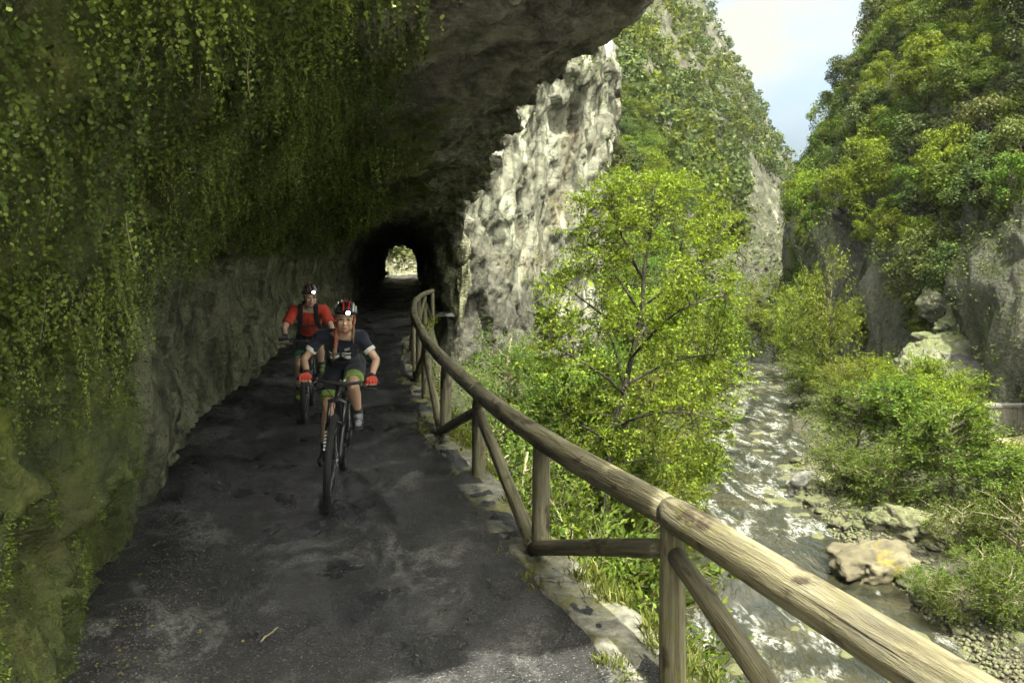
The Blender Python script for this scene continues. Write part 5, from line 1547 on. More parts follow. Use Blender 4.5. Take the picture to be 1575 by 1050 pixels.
LB = 'thicket of young trees below the track'
for (p_, Y, k, s, lab) in [(885, 9.2, 5, 1.0, 'bushy young tree with pale twigs behind the lower log brace'), (975, 10.4, 5, .95, 'leafy green shrub seen between the fence posts above the river'), (925, 12.4, 0, 1.35, 'young tree below the handrail in front of the taller trunk'),
                           (850, 11.4, 5, 1.15, 'pale twiggy shrub close behind the second fence post'), (800, 13.2, 5, 1.1, 'dense green shrub rising behind the middle of the handrail'), (758, 15.2, 5, 1.05, 'slender shrub growing against the rock face under the track'),
                           (1000, 13.0, 1, .75, 'bright bush overhanging the near river edge'), (890, 18.5, 0, 1.55, 'mid green tree standing behind the airy bright tree'), (1005, 19.5, 1, 1.0, 'bright bushy tree leaning over the rapids'), (985, 22.5, 3, 1.3, 'upright light green tree behind the airy bright tree'),
                           (1035, 25.5, 1, 1.05, 'light green tree on the left bank beside the rapids'), (850, 25.0, 0, 1.05, 'green tree at the foot of the pale cliff'), (785, 24.0, 5, .95, 'shrub clinging to dark rock below the cliff'), (1015, 31.0, 3, 1.3, 'light green tree at the bend of the left bank'), (930, 30.0, 0, 1.35, 'broad green tree in front of the cliff foot'), (1070, 40.0, 3, 1.35, 'slim light green tree far along the left bank'),
                           (1110, 56.0, 0, 1.5, 'mid green tree where the river narrows'), (1150, 70.0, 3, 1.7, 'light green tree at the last visible bend of the river'), (1090, 50.0, 0, 1.7, 'green tree on the left bank behind the slim light green tree')]:
    bank_plant(p_, Y, k, s, lab, 'tree' if 'tree' in lab else 'shrub', 'young_tree' if 'tree' in lab else 'shrub', LB)

RB = 'bushes along the far bank'
for (p_, Y, k, s, lab) in [(1268, 50, 3, (1.55, 2.1), 'tall light green tree at the water edge before the grey rock face'), (1222, 58, 3, (1.5, 1.7), 'light green tree beside the narrowing river'), (1196, 68, 3, (1.7, 1.7), 'light green tree closing the view up the river'), (1232, 47, 0, (1.2, .95), 'round bush overhanging the river bend'), (1300, 44, 1, (1.25, 1.0), 'bright bush left of the dark rock shelter'), (1345, 41, 1, (1.3, 1.15), 'bright bush below the grey rock face'),
                           (1400, 39, 1, (1.35, 1.2), 'large fresh green bush before the dark rock shelter'), (1455, 38.5, 1, (1.3, 1.05), 'fresh green bush beneath the rock overhang'), (1484, 37.0, 1, (.8, .6), 'bright bush beside the concrete wall'), (1315, 34, 0, (1.3, 1.0), 'dense bush above the pebble bank'), (1375, 32.5, 0, (1.35, 1.1), 'dense mid green bush in the middle of the far bank'), (1440, 32, 1, (1.4, 1.15), 'broad sunlit bush in the middle of the far bank'), (1478, 31, 0, (1.1, .55), 'green bush in front of the footpath'),
                           (1562, 30, 1, (1.0, .36), 'bright bush at the picture edge below the wall'), (1300, 29.2, 2, (1.15, .9), 'low bush over the pebbles beside the river'), (1370, 27.6, 2, (1.2, 1.0), 'low bush behind the big boulder'), (1460, 27.0, 0, (1.3, 1.05), 'dark green bush behind and right of the big boulder'), (1535, 26.5, 0, (1.25, .60), 'leafy bush above the grassy bank'), (1480, 23.0, 4, (1.0, 1.0), 'low shrub on the slope beside the big boulder'), (1560, 22.4, 4, (1.2, 1.2), 'low shrub at the picture edge on the grassy bank'),
                           (1475, 19.4, 4, (.75, .6), 'low leafy plant on the stony bank above the handrail'), (1545, 18.8, 2, (.8, .7), 'low green plant at the picture edge above the handrail'), (1430, 20.6, 4, (.6, .5), 'small leafy plant at the water edge'), (1520, 20.8, 4, (.8, .7), 'low spreading plant among the bank stones')]:
    bank_plant(p_, Y, k, s, lab, 'tree' if ' tree ' in lab else 'shrub', 'riverside_tree' if ' tree ' in lab else 'shrub', RB)

# ---- woods on the mountainsides
KINDS = {'bright': [], 'mid': [], 'dark': [], 'olive': []}
for kd, mt in (('bright', 'leaf_bright'), ('mid', 'leaf_mid'), ('dark', 'leaf_dark'), ('olive', 'leaf_olive')):
    for v in range(3):
        rx = 1.0; rz = R.uniform(.8, 1.15)
        zc = rz * R.uniform(.95, 1.15)
        KINDS[kd].append((clump_trunk(rx, rz, zc), clump_crown(rx, rz, 34 if kd != 'dark' else 40, 125, .105, MT[mt], .7, zc)))
LAB = {'bright': 'light green tree', 'mid': 'mid green tree', 'dark': 'dark evergreen tree', 'olive': 'olive scrub tree'}

def woods():
    Yg = GRG[..., 1]; X = GRG[..., 0]; Z = GRG[..., 2]
    xr = river_x(Yg); e = X - xr
    sx = 787.5 + 1225 * X / Yg; sy = 397 - 1225 * (Z + 2.0 - CAM_H) / Yg
    nz = GRGN[..., 2]
    vis = (sx > 700) & (sx < 1640) & (sy > -70) & (sy < 640) & (Yg > 42) & (Yg < 118)
    dg = bpy.context.evaluated_depsgraph_get(); dg.update()
    cells_ = {}
    placed = []
    idx = np.argwhere(vis)
    rng.shuffle(idx)
    cnt = 0
    NV = fbm(GRG * .10, 2, 201); RV = fbm(GRG * np.array([.12, .12, .2]), 2, 207)
    for (i, j) in idx:
        p = GRG[i, j]; side = 1 if e[i, j] > 0 else -1
        Y = p[1]
        if side > 0 and (e[i, j] - river_w(Y)) < np.interp(Y, [30, 45, 60, 75], [11.5, 10.2, 6.6, 2.4]): continue
        if side < 0 and (-e[i, j] - river_w(Y)) < 1.5: continue
        if side < 0 and p[0] < px(6, Y) and Y < 80: continue
        nv = NV[i, j]; rv = RV[i, j]
        size = R.uniform(1.0, 2.35)
        if side > 0:
            s_x = sx[i, j]; s_y = sy[i, j]
            if 1225 < s_x < 1325 and 75 < s_y < 230 and R.random() < .85: continue
            if s_x > 1450 and s_y > 300: size *= .55
            if s_y > 470: size *= .6
            if rv > .04: continue
        else:
            if 1125 < sx[i, j] < 1240 and 215 < sy[i, j] < 480 and Y > 75: continue
            if rv > .26 or (Y > 78 and (-e[i, j] - river_w(Y)) < 9 + 8 * rv): continue
            size *= 1.0
        ok = True
        key = (int(p[0] // 6), int(p[1] // 6))
        for a in (-1, 0, 1):
            for b in (-1, 0, 1):
                for (q, s2) in cells_.get((key[0] + a, key[1] + b), []):
                    if np.linalg.norm(q - p) < .62 * (size + s2) * .95: ok = False; break
                if not ok: break
            if not ok: break
        if not ok: continue
        tgt = Vector(p) + Vector((0, 0, size * 1.2)); o = Vector((0, 0, CAM_H)); dv = tgt - o; dist = dv.length
        hit, loc, *_ = SC.ray_cast(dg, o, dv.normalized(), distance=dist - size)
        if hit and (loc - o).length < dist - size * 2.2:
            ob = _[2] if len(_) > 2 else None
            if ob is not None and ob.name.split('.')[0] in ('rock_gallery', 'limestone_cliff', 'gorge_terrain'): continue
        cells_.setdefault(key, []).append((p, size))
        k = nv + R.uniform(-.28, .28)
        kd = 'bright' if k > .10 else 'mid' if k > -.12 else 'dark' if k > -.38 else 'olive'
        if side < 0 and Y > 110 and kd == 'bright' and R.random() < .5: kd = 'mid'
        tm, cm = KINDS[kd][R.randint(0, 2)]
        szw = 'small' if size < 1.2 else 'large' if size > 1.8 else 'medium'
        if side > 0:
            hz = 'just above the far bank' if p[2] < 1 else 'low on the mountainside across the river' if p[2] < 8 else 'halfway up the mountainside across the river' if p[2] < 18 else 'high on the mountainside across the river'
            wz = 'near the gap of sky' if sx[i, j] < 1290 else 'above the dark rock shelter' if 1390 < sx[i, j] < 1530 else 'towards the picture edge' if sx[i, j] >= 1530 else 'above the riverside trees'
        else:
            hz = 'low on the far slope' if p[2] < 6 else 'halfway up the far slope' if p[2] < 24 else 'high on the far slope'
            wz = 'next to the pale cliff' if sx[i, j] < 1000 else 'behind the airy bright tree' if sx[i, j] < 1090 else 'towards the gap of sky'
        zone = hz + ', ' + wz
        nm = {'bright': 'broadleaf_tree', 'mid': 'leafy_tree', 'dark': 'evergreen_tree', 'olive': 'scrub_tree'}[kd]
        plant(nm, tm, cm, p - np.array([0, 0, .25 * size]), (size, size * R.uniform(.85, 1.25)), R.uniform(0, 6.28), szw + ' ' + LAB[kd] + ' ' + zone, 'tree', szw + ' ' + LAB[kd] + 's ' + zone, R.uniform(-.12, .12))
        cnt += 1
        if cnt >= 600: break
    print('WOODS', cnt)
woods()

def far_wood():
    """the wood beyond: one mass of crowns"""
    Yg = GRG[..., 1]; X = GRG[..., 0]; Z = GRG[..., 2]; e = X - river_x(Yg)
    sx = 787.5 + 1225 * X / Yg; sy = 397 - 1225 * (Z - CAM_H) / Yg
    ok = (sx > 900) & (sx < 1420) & (sy > -60) & (sy < 520) & (Yg > 114)
    rv = fbm(GRG * np.array([.06, .06, .09]), 2, 301)
    ok &= (rv < .40) & ((e > 0) | (-e > 7 + 14 * rv)) & ~((sx > 1140) & (sx < 1240) & (sy > 265 + 60 * rv) & (sy < 480))
    idx = np.argwhere(ok); rng.shuffle(idx); used = {}; out = {'mid': [], 'dark': [], 'bright': []}
    for (i, j) in idx:
        p = GRG[i, j]; r = R.uniform(1.7, 3.5); k = (int(p[0] // 3.1), int(p[1] // 3.1), int(p[2] // 3.5))
        if used.get(k, 0) >= 1: continue
        used[k] = used.get(k, 0) + 1
        nv = float(fbm(p[None] * .05, 2, 305)[0]) + R.uniform(-.25, .25)
        out['bright' if nv > .25 else 'mid' if nv > -.05 else 'dark'].append((p, r))
        if sum(map(len, out.values())) > 1500: break
    for kd, L in out.items():
        P = []; Nn = []
        for p, r in L:
            for q in range(6):
                d = rdir(1, .4)[0]; c = p + np.array([0, 0, r * .8]) + d * r * np.array([.75, .75, .75]); n = 17
                v = rdir(n, .4); P.append(c + v * r * .45 * rng.uniform(.5, 1, (n, 1))); Nn.append(v + rdir(n) * .6)
        P = np.concatenate(P); Nn = np.concatenate(Nn); Nn /= np.linalg.norm(Nn, axis=1)[:, None]; n = len(P)
        D = np.cross(Nn, rdir(n)); D /= np.linalg.norm(D, axis=1)[:, None] + 1e-9; s = .92 * rng.uniform(.6, 1.3, n)
        V, F = leaf_quads(P, s, s * .65, D, Nn, .15)
        nm = {'bright': 'light green', 'mid': 'mid green', 'dark': 'dark evergreen'}[kd]
        tag(link('far_wood', mesh_np('far_wood', V, F, MT['leaf_' + kd], False)), nm + ' part of the wood covering the far slopes', None, None, 'stuff')
far_wood()

def scrub():
    """low growth that covers the steep ground between the trees"""
    Yg = GRG[..., 1]; X = GRG[..., 0]; Z = GRG[..., 2]; e = X - river_x(Yg)
    sx = 787.5 + 1225 * X / Yg; sy = 397 - 1225 * (Z - CAM_H) / Yg
    n1 = fbm(GRG * .16, 3, 220); n2 = fbm(GRG * .5, 2, 221)
    d = np.clip(n1 * 1.0 + n2 * .6 + .22, 0, 1)
    d *= (sx > 690) & (sx < 1620) & (sy > -60) & (Yg > 9) & (Yg < 190) & (Z > -6.75)
    d *= sstep(0.02, .25, np.abs(GRGN[..., 2]))
    d *= 1 - .85 * ((sx > 1125) & (sx < 1325) & (sy > 60) & (sy < 430) & (Yg > 70) & ~((sx > 1235) & (sy > 230)))
    du = np.linalg.norm(np.gradient(GRG, axis=0), axis=-1) * np.linalg.norm(np.gradient(GRG, axis=1), axis=-1)
    wgt = (d * du * np.clip(55 / Yg, .25, 3.0) ** 1.5).ravel(); wgt /= wgt.sum()
    for (nm, mt, n, sz, lab, sd) in (('scrub', 'leaf_olive', 72000, .26, 'olive scrub and ivy clinging to the steep rock', 1), ('undergrowth', 'leaf_mid', 76000, .24, 'green undergrowth covering banks and ledges', 2)):
        k = rng.choice(len(wgt), n, p=wgt)
        P = GRG.reshape(-1, 3)[k] + rng.normal(size=(n, 3)) * np.clip(GRG.reshape(-1, 3)[k][:, 1:2] / 130, .06, .9)
        Nv = GRGN.reshape(-1, 3)[k]
        P = P + Nv * rng.uniform(0, .45, (n, 1))
        s = sz * np.clip(P[:, 1] / 75, .22, 2.2) * rng.uniform(.6, 1.3, n)
        V, F = leaf_quads(P, s, s * .6, None, rdir(n, .5) + Nv, .15)
        tag(link(nm, mesh_np(nm, V, F, MT[mt], False)), lab, None, None, 'stuff')
scrub()

def cliff_growth():
    n1 = fbm(CLF * np.array([.35, .35, .22]), 3, 230)
    d = np.clip(n1 - .22, 0, 1) + .9 * sstep(-1.0, -5, CLF[..., 2]) + .5 * sstep(.80, 1.0, np.linspace(0, 1, CLF.shape[0]))[:, None]
    wgt = d.ravel() / d.sum(); n = 26000
    k = rng.choice(len(wgt), n, p=wgt)
    P = CLF.reshape(-1, 3)[k] + rng.normal(size=(n, 3)) * .16; P[:, 1] -= rng.uniform(0, .3, n)
    s = .15 * rng.uniform(.6, 1.4, n)
    V, F = leaf_quads(P, s, s * .6, None, rdir(n, .6), .15)
    tag(link('cliff_ivy', mesh_np('cliff_ivy', V, F, MT['leaf_olive'], False)), 'ivy and scrub tufts hanging on the pale limestone cliff', None, None, 'stuff')
cliff_growth()

# ---- hanging ferns and moss in the gallery
def hanging():
    ny, nv = GAL.shape[:2]
    G = GAL[:, :150]; N = GALN[:, :150]
    Y = G[..., 1]; Z = G[..., 2]; l = G[..., 0] + .13 * Y
    du = np.linalg.norm(np.gradient(G, axis=0), axis=-1) * np.linalg.norm(np.gradient(G, axis=1), axis=-1)
    zmin = np.interp(Y, [2, 5.0, 6.0, 8, 14, 22], [1.45, 1.5, 1.8, 1.95, 2.15, 2.2])
    n1 = fbm(G * .9, 3, 250)
    m = sstep(0, .35, Z - zmin + .5 * n1) * sstep(.55, -.25, l + .9 * n1 - .15 + .05 * Y) * (Y > 1.2) * (Y < 26)
    m = m * np.clip(.50 + 1.5 * n1 + .9 * fbm(G * np.array([5, 5, .9]), 2, 255), .02, 1.5)
    wgt = (m * du * np.interp(Y, [1.2, 5, 9, 14, 26], [1.5, 1.3, .9, .5, .25])).ravel(); wgt /= wgt.sum()
    nS = 9800
    k = rng.choice(len(wgt), nS, p=wgt)
    B = G.reshape(-1, 3)[k]; BN = N.reshape(-1, 3)[k]
    P = []; Dd = []; Nn = []; Sz = []; Tn = []
    BT = .42 + 1.0 * fbm(B * 1.3, 2, 280)
    for q in range(nS):
        b = B[q] + BN[q] * R.uniform(.0, .05); yv = b[1]
        L = R.uniform(.09, .30) * R.choice([1, 1, 1.2, 1.7]) * (1.15 if yv < 7 else 1.0)
        st = (.0135 if yv < 5.5 else .017 if yv < 8 else .026 if yv < 14 else .042) * R.uniform(.8, 1.4)
        nl = max(3, int(L / st))
        t = np.linspace(0, 1, nl)
        out = R.uniform(.02, .10)
        c = b + np.stack([BN[q][0] * out * t + .012 * np.sin(t * 5 + q), BN[q][1] * out * t + .012 * np.cos(t * 4 + q), -t * L], -1)
        side = np.where(np.arange(nl) % 2 == 0, 1.0, -1.0)[:, None]
        sd = np.cross(BN[q], [0, 0, 1.0]); sd /= np.linalg.norm(sd) + 1e-6
        P.append(c + side * sd * st * .55 + rng.normal(size=(nl, 3)) * .30 * st)
        Dd.append(side * sd * .7 + np.array([0, 0, -.7]) + rng.normal(size=(nl, 3)) * .25)
        Nn.append(np.array([BN[q][0] + .35, BN[q][1] - .35, BN[q][2] * .3 + .25]) + rng.normal(size=(nl, 3)) * .5)
        tn = float(np.clip(BT[q] + R.gauss(0, .16), 0, 1)); Tn.append(np.clip(tn + .25 * (t - .4), 0, 1))
        Sz.append(np.full(nl, st * .66) * rng.uniform(.45, 1.35, nl) * (1.2 - .55 * t))
    P = np.concatenate(P); Dd = np.concatenate(Dd); Nn = np.concatenate(Nn); Sz = np.concatenate(Sz); Tn = np.concatenate(Tn)
    for a in (Dd, Nn): a /= np.linalg.norm(a, axis=1)[:, None] + 1e-9
    near = P[:, 1] < 4.4
    V, F = hex_leaves(P[near], Sz[near], Dd[near], Nn[near])
    def toned(nm, V, F, tv, k):
        me = mesh_np(nm, V, F, MT['moss_leaf'], False); a = me.attributes.new('tone', 'FLOAT', 'POINT'); a.data.foreach_set('value', np.repeat(tv, k).astype(np.float32)); return me
    tag(link('hanging_ferns', toned('hanging_ferns', V, F, Tn[near], 6)), 'curtain of maidenhair fern hanging from the near wall and roof', None, None, 'stuff')
    V, F = leaf_quads(P[~near], Sz[~near] * 2.2, Sz[~near] * 1.7, Dd[~near], Nn[~near])
    tag(link('hanging_moss', toned('hanging_moss', V, F, Tn[~near], 4)), 'fringe of moss and fern hanging along the gallery roof further in', None, None, 'stuff')
    # low moss fuzz on the near wall
    m2 = (Y < 6.8) * (Y > 1.5) * np.where(Z < 2.0, 1.0, .22) * (Z < 3.35) * (l < 0) * np.clip(.45 + 1.2 * fbm(G * 1.6, 3, 260), 0, 1) * np.maximum(sstep(6.6, 5.4, Y + .8 * n1), sstep(1.9, 2.3, Z))
    wg = (m2 * du).ravel(); wg /= wg.sum(); n = 98000
    k = rng.choice(len(wg), n, p=wg); P = G.reshape(-1, 3)[k] + rng.normal(size=(n, 3)) * .014; Nb = N.reshape(-1, 3)[k]
    s = rng.uniform(.005, .015, n)
    V, F = leaf_quads(P + Nb * .006, s, s * .5, Nb * .8 + rdir(n) * .7 + [0, 0, -.25], rdir(n, .7))
    tag(link('wall_moss', toned('wall_moss', V, F, np.clip(.38 + .9 * fbm(P * 2.2, 3, 290) + rng.normal(0, .12, n), 0, 1), 4)), 'short dark moss on the lower near wall', None, None, 'stuff')
    # single bright fronds
    spots = [(300, 60, 2.2), (70, 250, 1.9), (160, 300, 2.0), (262, 235, 2.3), (330, 245, 2.5), (205, 330, 2.1), (365, 370, 2.6), (60, 420, 1.9), (120, 440, 2.0), (225, 60, 2.2), (395, 60, 2.5), (450, 210, 2.8), (315, 200, 2.4), (20, 300, 1.8)]
    dg = bpy.context.evaluated_depsgraph_get(); dg.update()
    for i, (sx_, sy_, _) in enumerate(spots):
        dv = Vector(((sx_ - 787.5) / 1225, 1, (397 - sy_) / 1225)).normalized()
        hit, loc, nr, fi, ob, mx = SC.ray_cast(dg, Vector((0, 0, CAM_H)), dv)
        if not hit: continue
        b = np.array(loc) - np.array(dv) * .05; L = R.uniform(.16, .30); nl = int(L / .014); t = np.linspace(0, 1, nl)
        sd = np.array([1.0, .2, 0]); side = np.where(np.arange(nl) % 2 == 0, 1.0, -1.0)[:, None]
        c = np.stack([.03 * np.sin(t * 2 + i), -.02 * t, -t * L], -1)
        root = tag(link('fern_frond', None, None, b), 'pale bright fern frond hanging clear of the dark fern curtain', 'fern', 'single pale fern fronds on the near wall')
        m = MB(); m.tube(c[::3], .0016, 4, False); m.build('stem', MT['twig'], root)
        P = c + side * sd * .012 + rng.normal(size=(nl, 3)) * .003
        D = side * sd * .7 + np.array([0, 0, -.6]) + rng.normal(size=(nl, 3)) * .2; D /= np.linalg.norm(D, axis=1)[:, None]
        Nq = np.array([.45, -.8, .35]) + rng.normal(size=(nl, 3)) * .3; Nq /= np.linalg.norm(Nq, axis=1)[:, None]
        V, F = hex_leaves(P, rng.uniform(.005, .0095, nl), D, Nq)
        lf = link('leaflets', mesh_np('leaflets', V, F, MT['moss_pale'], False), root); lf['kind'] = 'stuff'
    # thin trailing vine off the end of the overhang
    p0 = at(1003, -30, 8.2); pts = np.array([p0, at(1002, 20, 8.2), at(999, 60, 8.2), at(993, 90, 8.2), at(984, 118, 8.2)])
    root = tag(link('trailing_vine', None, None, p0), 'thin leafy vine dangling in the air off the end of the overhang', 'vine')
    c = catmull(pts - p0, 30); m = MB(); m.tube(c, .004, 5); m.build('stem', MT['bark'], root)
    P = c[rng.integers(0, 30, 60)] + rng.normal(size=(60, 3)) * .012; V, F = leaf_quads(P, .035, .022, rdir(60, -.4), rdir(60)); lf = link('leaflets', mesh_np('leaflets', V, F, MT['leaf_mid'], False), root); lf['kind'] = 'stuff'
hanging()

# ---- kerb weeds and grass
def verge():
    P = []; D = []; L = []
    for k in range(900):
        Y = R.choice([R.uniform(3.2, 5.0), R.uniform(3.2, 5.0), R.uniform(6.4, 9.5), R.uniform(9, 14), R.uniform(2, 26)])
        l = float(fence_l(Y)) + R.choice([R.gauss(.13, .05), R.gauss(.13, .05), R.gauss(-.2, .05)])
        if math.sin(l * 3 + Y * 2.1) + math.sin(Y * 5.3) < -.3: continue
        n = R.randint(7, 15); b = np.array([px(l, Y), Y, .012])
        hgt = R.uniform(.03, .10) * (1.3 if l > fence_l(Y) else .7)
        P.append(b + rng.normal(size=(n, 3)) * [.022, .022, .001]); d = rdir(n, 2.0); D.append(d); L.append(rng.uniform(.5, 1.2, n) * hgt)
    P = np.concatenate(P); D = np.concatenate(D); L = np.concatenate(L); n = len(P)
    V, F = leaf_quads(P, L, .005 + L * .05, D, rdir(n), .25)
    tag(link('grass', mesh_np('grass', V, F, MT['grass'], False)), 'short grass growing on the mossy kerb', None, None, 'stuff')
    n = 2600; Y = np.concatenate([rng.uniform(8, 15, n // 2), rng.uniform(15, 26, n - n // 2)])
    l = fence_l(Y) + rng.normal(.16, .10, n); P = np.stack([px(l, Y), Y, rng.uniform(-.06, .18, n)], -1); s = rng.uniform(.025, .055, n)
    V, F = leaf_quads(P, s, s * .7, rdir(n, .2), rdir(n, .9), .2)
    tag(link('weeds', mesh_np('weeds', V, F, MT['leaf_bright'], False)), 'small bright leafy weeds at the feet of the fence posts', None, None, 'stuff')
verge()
# ------------------------------------------------------------------ stones, litter, wall across the river
def rock_mesh(name, seed, mat, sub=4, sq=(1, 1, .7), amp=.30, fine=.06):
    bm = bmesh.new(); bmesh.ops.create_icosphere(bm, subdivisions=sub, radius=1.0)
    V = np.array([v.co[:] for v in bm.verts])
    b1, b2, bv = cells(V * 1.4 + seed, seed)
    d = 1 + amp * fbm(V * .9, 3, seed) + amp * .9 * facet(V * 1.25 + seed, seed, .9) + amp * .35 * facet(V * 3.0 + seed, seed + 3, .9) + fine * fbm(V * 5, 3, seed + 5)
    V = V * d[:, None] * np.array(sq)
    for v, c in zip(bm.verts, V): v.co = c
    me = bpy.data.meshes.new(name); bm.to_mesh(me); bm.free()
    me.polygons.foreach_set('use_smooth', np.ones(len(me.polygons), bool)); me.materials.append(mat); me.update()
    return me

def boulders():
    big = rock_mesh('boulder', 3, MT['lichen'], 5, (1, .8, .62), .28)
    p = at(1362, 880, 22.3); tag(link('boulder', big, None, (p[0], p[1] + .6, -6.95), (0, 0, .4), (1.45, 1.2, 1.25)), 'big pale boulder with yellow lichen standing in the river edge', 'boulder')
    bd = rock_mesh('boulder', 8, MT['stone'], 5, (1, .8, .6), .3)
    p = at(1470, 855, 24.0); tag(link('boulder', bd, None, (p[0], p[1], -6.6), (0, 0, 1.2), (1.5, 1.3, 1.3)), 'flat pale boulder half buried behind the big lichen boulder', 'boulder')
    p = at(1395, 838, 25.0); tag(link('boulder', bd, None, (p[0], p[1], -6.45), (0, 0, 2.2), (1.2, .9, .9)), 'rounded boulder under leaves above the big lichen boulder', 'boulder')
    dk = rock_mesh('boulder', 12, MT['darkstone'], 4, (1, .8, .75), .3)
    p = at(1240, 752, 31.0); tag(link('boulder', dk, None, (p[0], p[1], -6.8), (0, 0, .3), (.75, .6, .62)), 'dark triangular boulder on the pebble bank', 'boulder')
    # rock shelter above the far bank
    for (sx_, sy_, Y, s, rz, lab, mt) in [(1470, 596, 43.6, (3.6, 1.2, 1.6), .05, 'dark hollow rock face of the shelter above the bushes', 'darkstone'), (1412, 572, 43.4, (1.3, 1.3, 1.7), .2, 'grey hanging rock nose left of the rock shelter', 'crag'), (1480, 540, 45.0, (3.0, 1.6, 1.5), .1, 'pale overhanging slab above the dark rock shelter', 'crag'), (1550, 585, 43.4, (1.9, 1.3, 2.2), .9, 'grey rock pillar above the concrete wall', 'darkstone'), (1468, 508, 45.5, (1.3, 1.2, 1.0), .5, 'pale block on the ledge above the rock shelter', 'crag'),
                                   (1522, 472, 47, (1.3, 1.2, 1.9), 1.4, 'tilted pale block high above the concrete wall', 'crag'), (1545, 412, 51, (3.0, 1.7, .8), .3, 'long pale rock ledge at the upper picture edge', 'crag'), (1440, 470, 48, (1.1, 1.0, 1.2), 2.2, 'small grey crag among scrub above the shelter', 'crag'), (1572, 340, 56, (1.7, 1.6, 2.4), .6, 'pale rock outcrop cut by the picture edge', 'crag'), (1492, 440, 49.5, (1.1, 1.0, .9), 1.1, 'small pale outcrop in the scrub on the slope', 'crag'),
                                   (1420, 415, 52, (1.4, 1.2, 1.7), .4, 'pale streaked outcrop between trees above the shelter', 'crag'), (1500, 250, 63, (1.1, 1.0, 1.4), 2.0, 'small pale rock showing between high trees', 'crag')]:
        p = at(sx_, sy_, Y); tag(link('crag', rock_mesh('crag', int(sx_ + sy_) % 97, MT[mt], 5, (1, .85, .9), .27, .08), None, p, (0, 0, rz), s), lab, 'rock')
MT['crag'] = mat_stone('grey_crag', (0.05, 0.05, 0.044), (0.155, 0.153, 0.12), (0.30, 0.295, 0.22), 1.6, .85)
def lichen_mat():
    m = Mat('lichened_boulder'); n = m.noise(1.6, 6, .62); n2 = m.noise(9, 5, .65)
    c = m.ramp(n, [(.3, (.035, .031, .018)), (.5, (.078, .068, .04)), (.7, (.14, .124, .08))])
    c = m.mix(m.ramp(m.noise(1.1, 5, .65, m.co((1, 1, 1), (0, 0, 0), (3.1, .4, 0))), [(.60, 0.0), (.66, .8)]), c, (.13, .105, .018))
    c = m.mix(m.ramp(n2, [(.35, .6), (.5, 0.0)]), c, (.05, .045, .03))
    return m.done(m.bsdf(c, .9, m.bump(m.math('ADD', n, m.math('MULTIPLY', n2, .4)), .8, .08)))
MT['lichen'] = lichen_mat()
boulders()

def river_stones():
    kinds = [rock_mesh('river_stone', 20 + k, MT['stone'], 3, (1, .75, .5), .25) for k in range(5)]
    spots = []
    for k in range(90):                                   # pebble bank
        Y = R.uniform(25.5, 35); x = float(river_x(Y) + river_w(Y)) + R.uniform(-.5, 2.6); spots.append((x, Y, R.uniform(.10, .34) * R.choice([1, 1, 1.5]), 'bank'))
    for k in range(26):
        Y = R.uniform(27, 62); x = float(river_x(Y)) + R.uniform(-1, 1) * float(river_w(Y)) * 1.05; spots.append((x, Y, R.uniform(.15, .42), 'river'))
    for k in range(26):
        Y = R.uniform(15.5, 19.6); x = float(river_x(Y)) + R.uniform(-1, 1.15) * float(river_w(Y)); spots.append((x, Y, R.uniform(.12, .40), 'near'))
    for k in range(26):
        Y = R.uniform(17.5, 22); x = float(river_x(Y) + river_w(Y)) + R.uniform(.4, 3.5); spots.append((x, Y, R.uniform(.10, .36), 'slope'))
    lab = {'bank': ('pale rounded stone on the pebble bank beside the river', 'stones of the pebble bank'), 'river': ('wet stone breaking the rapids of the upper river', 'stones in the upper rapids'), 'near': ('wet stone in the white water below the handrail', 'stones in the near white water'), 'slope': ('pale stone lying among plants on the near right bank', 'stones on the planted bank')}
    for (x, Y, s, kd) in spots:
        z = max(GZ(x, Y), WATER_Z - .02 - .25 * s)
        o = link('river_stone', R.choice(kinds), None, (x, Y, z + .1 * s), (R.uniform(-.2, .2), R.uniform(-.2, .2), R.uniform(0, 6.3)), (s, s * R.uniform(.8, 1.2), s * R.uniform(.7, 1.1)))
        tag(o, lab[kd][0], 'stone', lab[kd][1])
    # fine shingle as one mass
    n = 5200; Y = rng.uniform(16, 36, n); sd = rng.uniform(0, 1, n)
    x = river_x(Y) + river_w(Y) + np.abs(rng.normal(.0, .8, n)) - .3
    z = hill_z(x, Y); k = z > -7.2; Y, x, z = Y[k], x[k], z[k]; n = len(Y)
    s = rng.uniform(.03, .10, n)
    oct_ = np.array([(1, 0, 0), (0, 1, 0), (-1, 0, 0), (0, -1, 0), (0, 0, .7), (0, 0, -.7)], float); of = np.array([(0, 1, 4), (1, 2, 4), (2, 3, 4), (3, 0, 4), (1, 0, 5), (2, 1, 5), (3, 2, 5), (0, 3, 5)])
    V = np.stack([x, Y, z + .02], -1)[:, None] + oct_[None] * s[:, None, None] * rng.uniform(.6, 1.3, (n, 6, 3)); F = (np.arange(n) * 6)[:, None, None] + of[None]
    tag(link('shingle', mesh_np('shingle', V.reshape(-1, 3), F.reshape(-1, 3), MT['stone'], True)), 'small pebbles of the river bank', None, None, 'stuff')
river_stones()

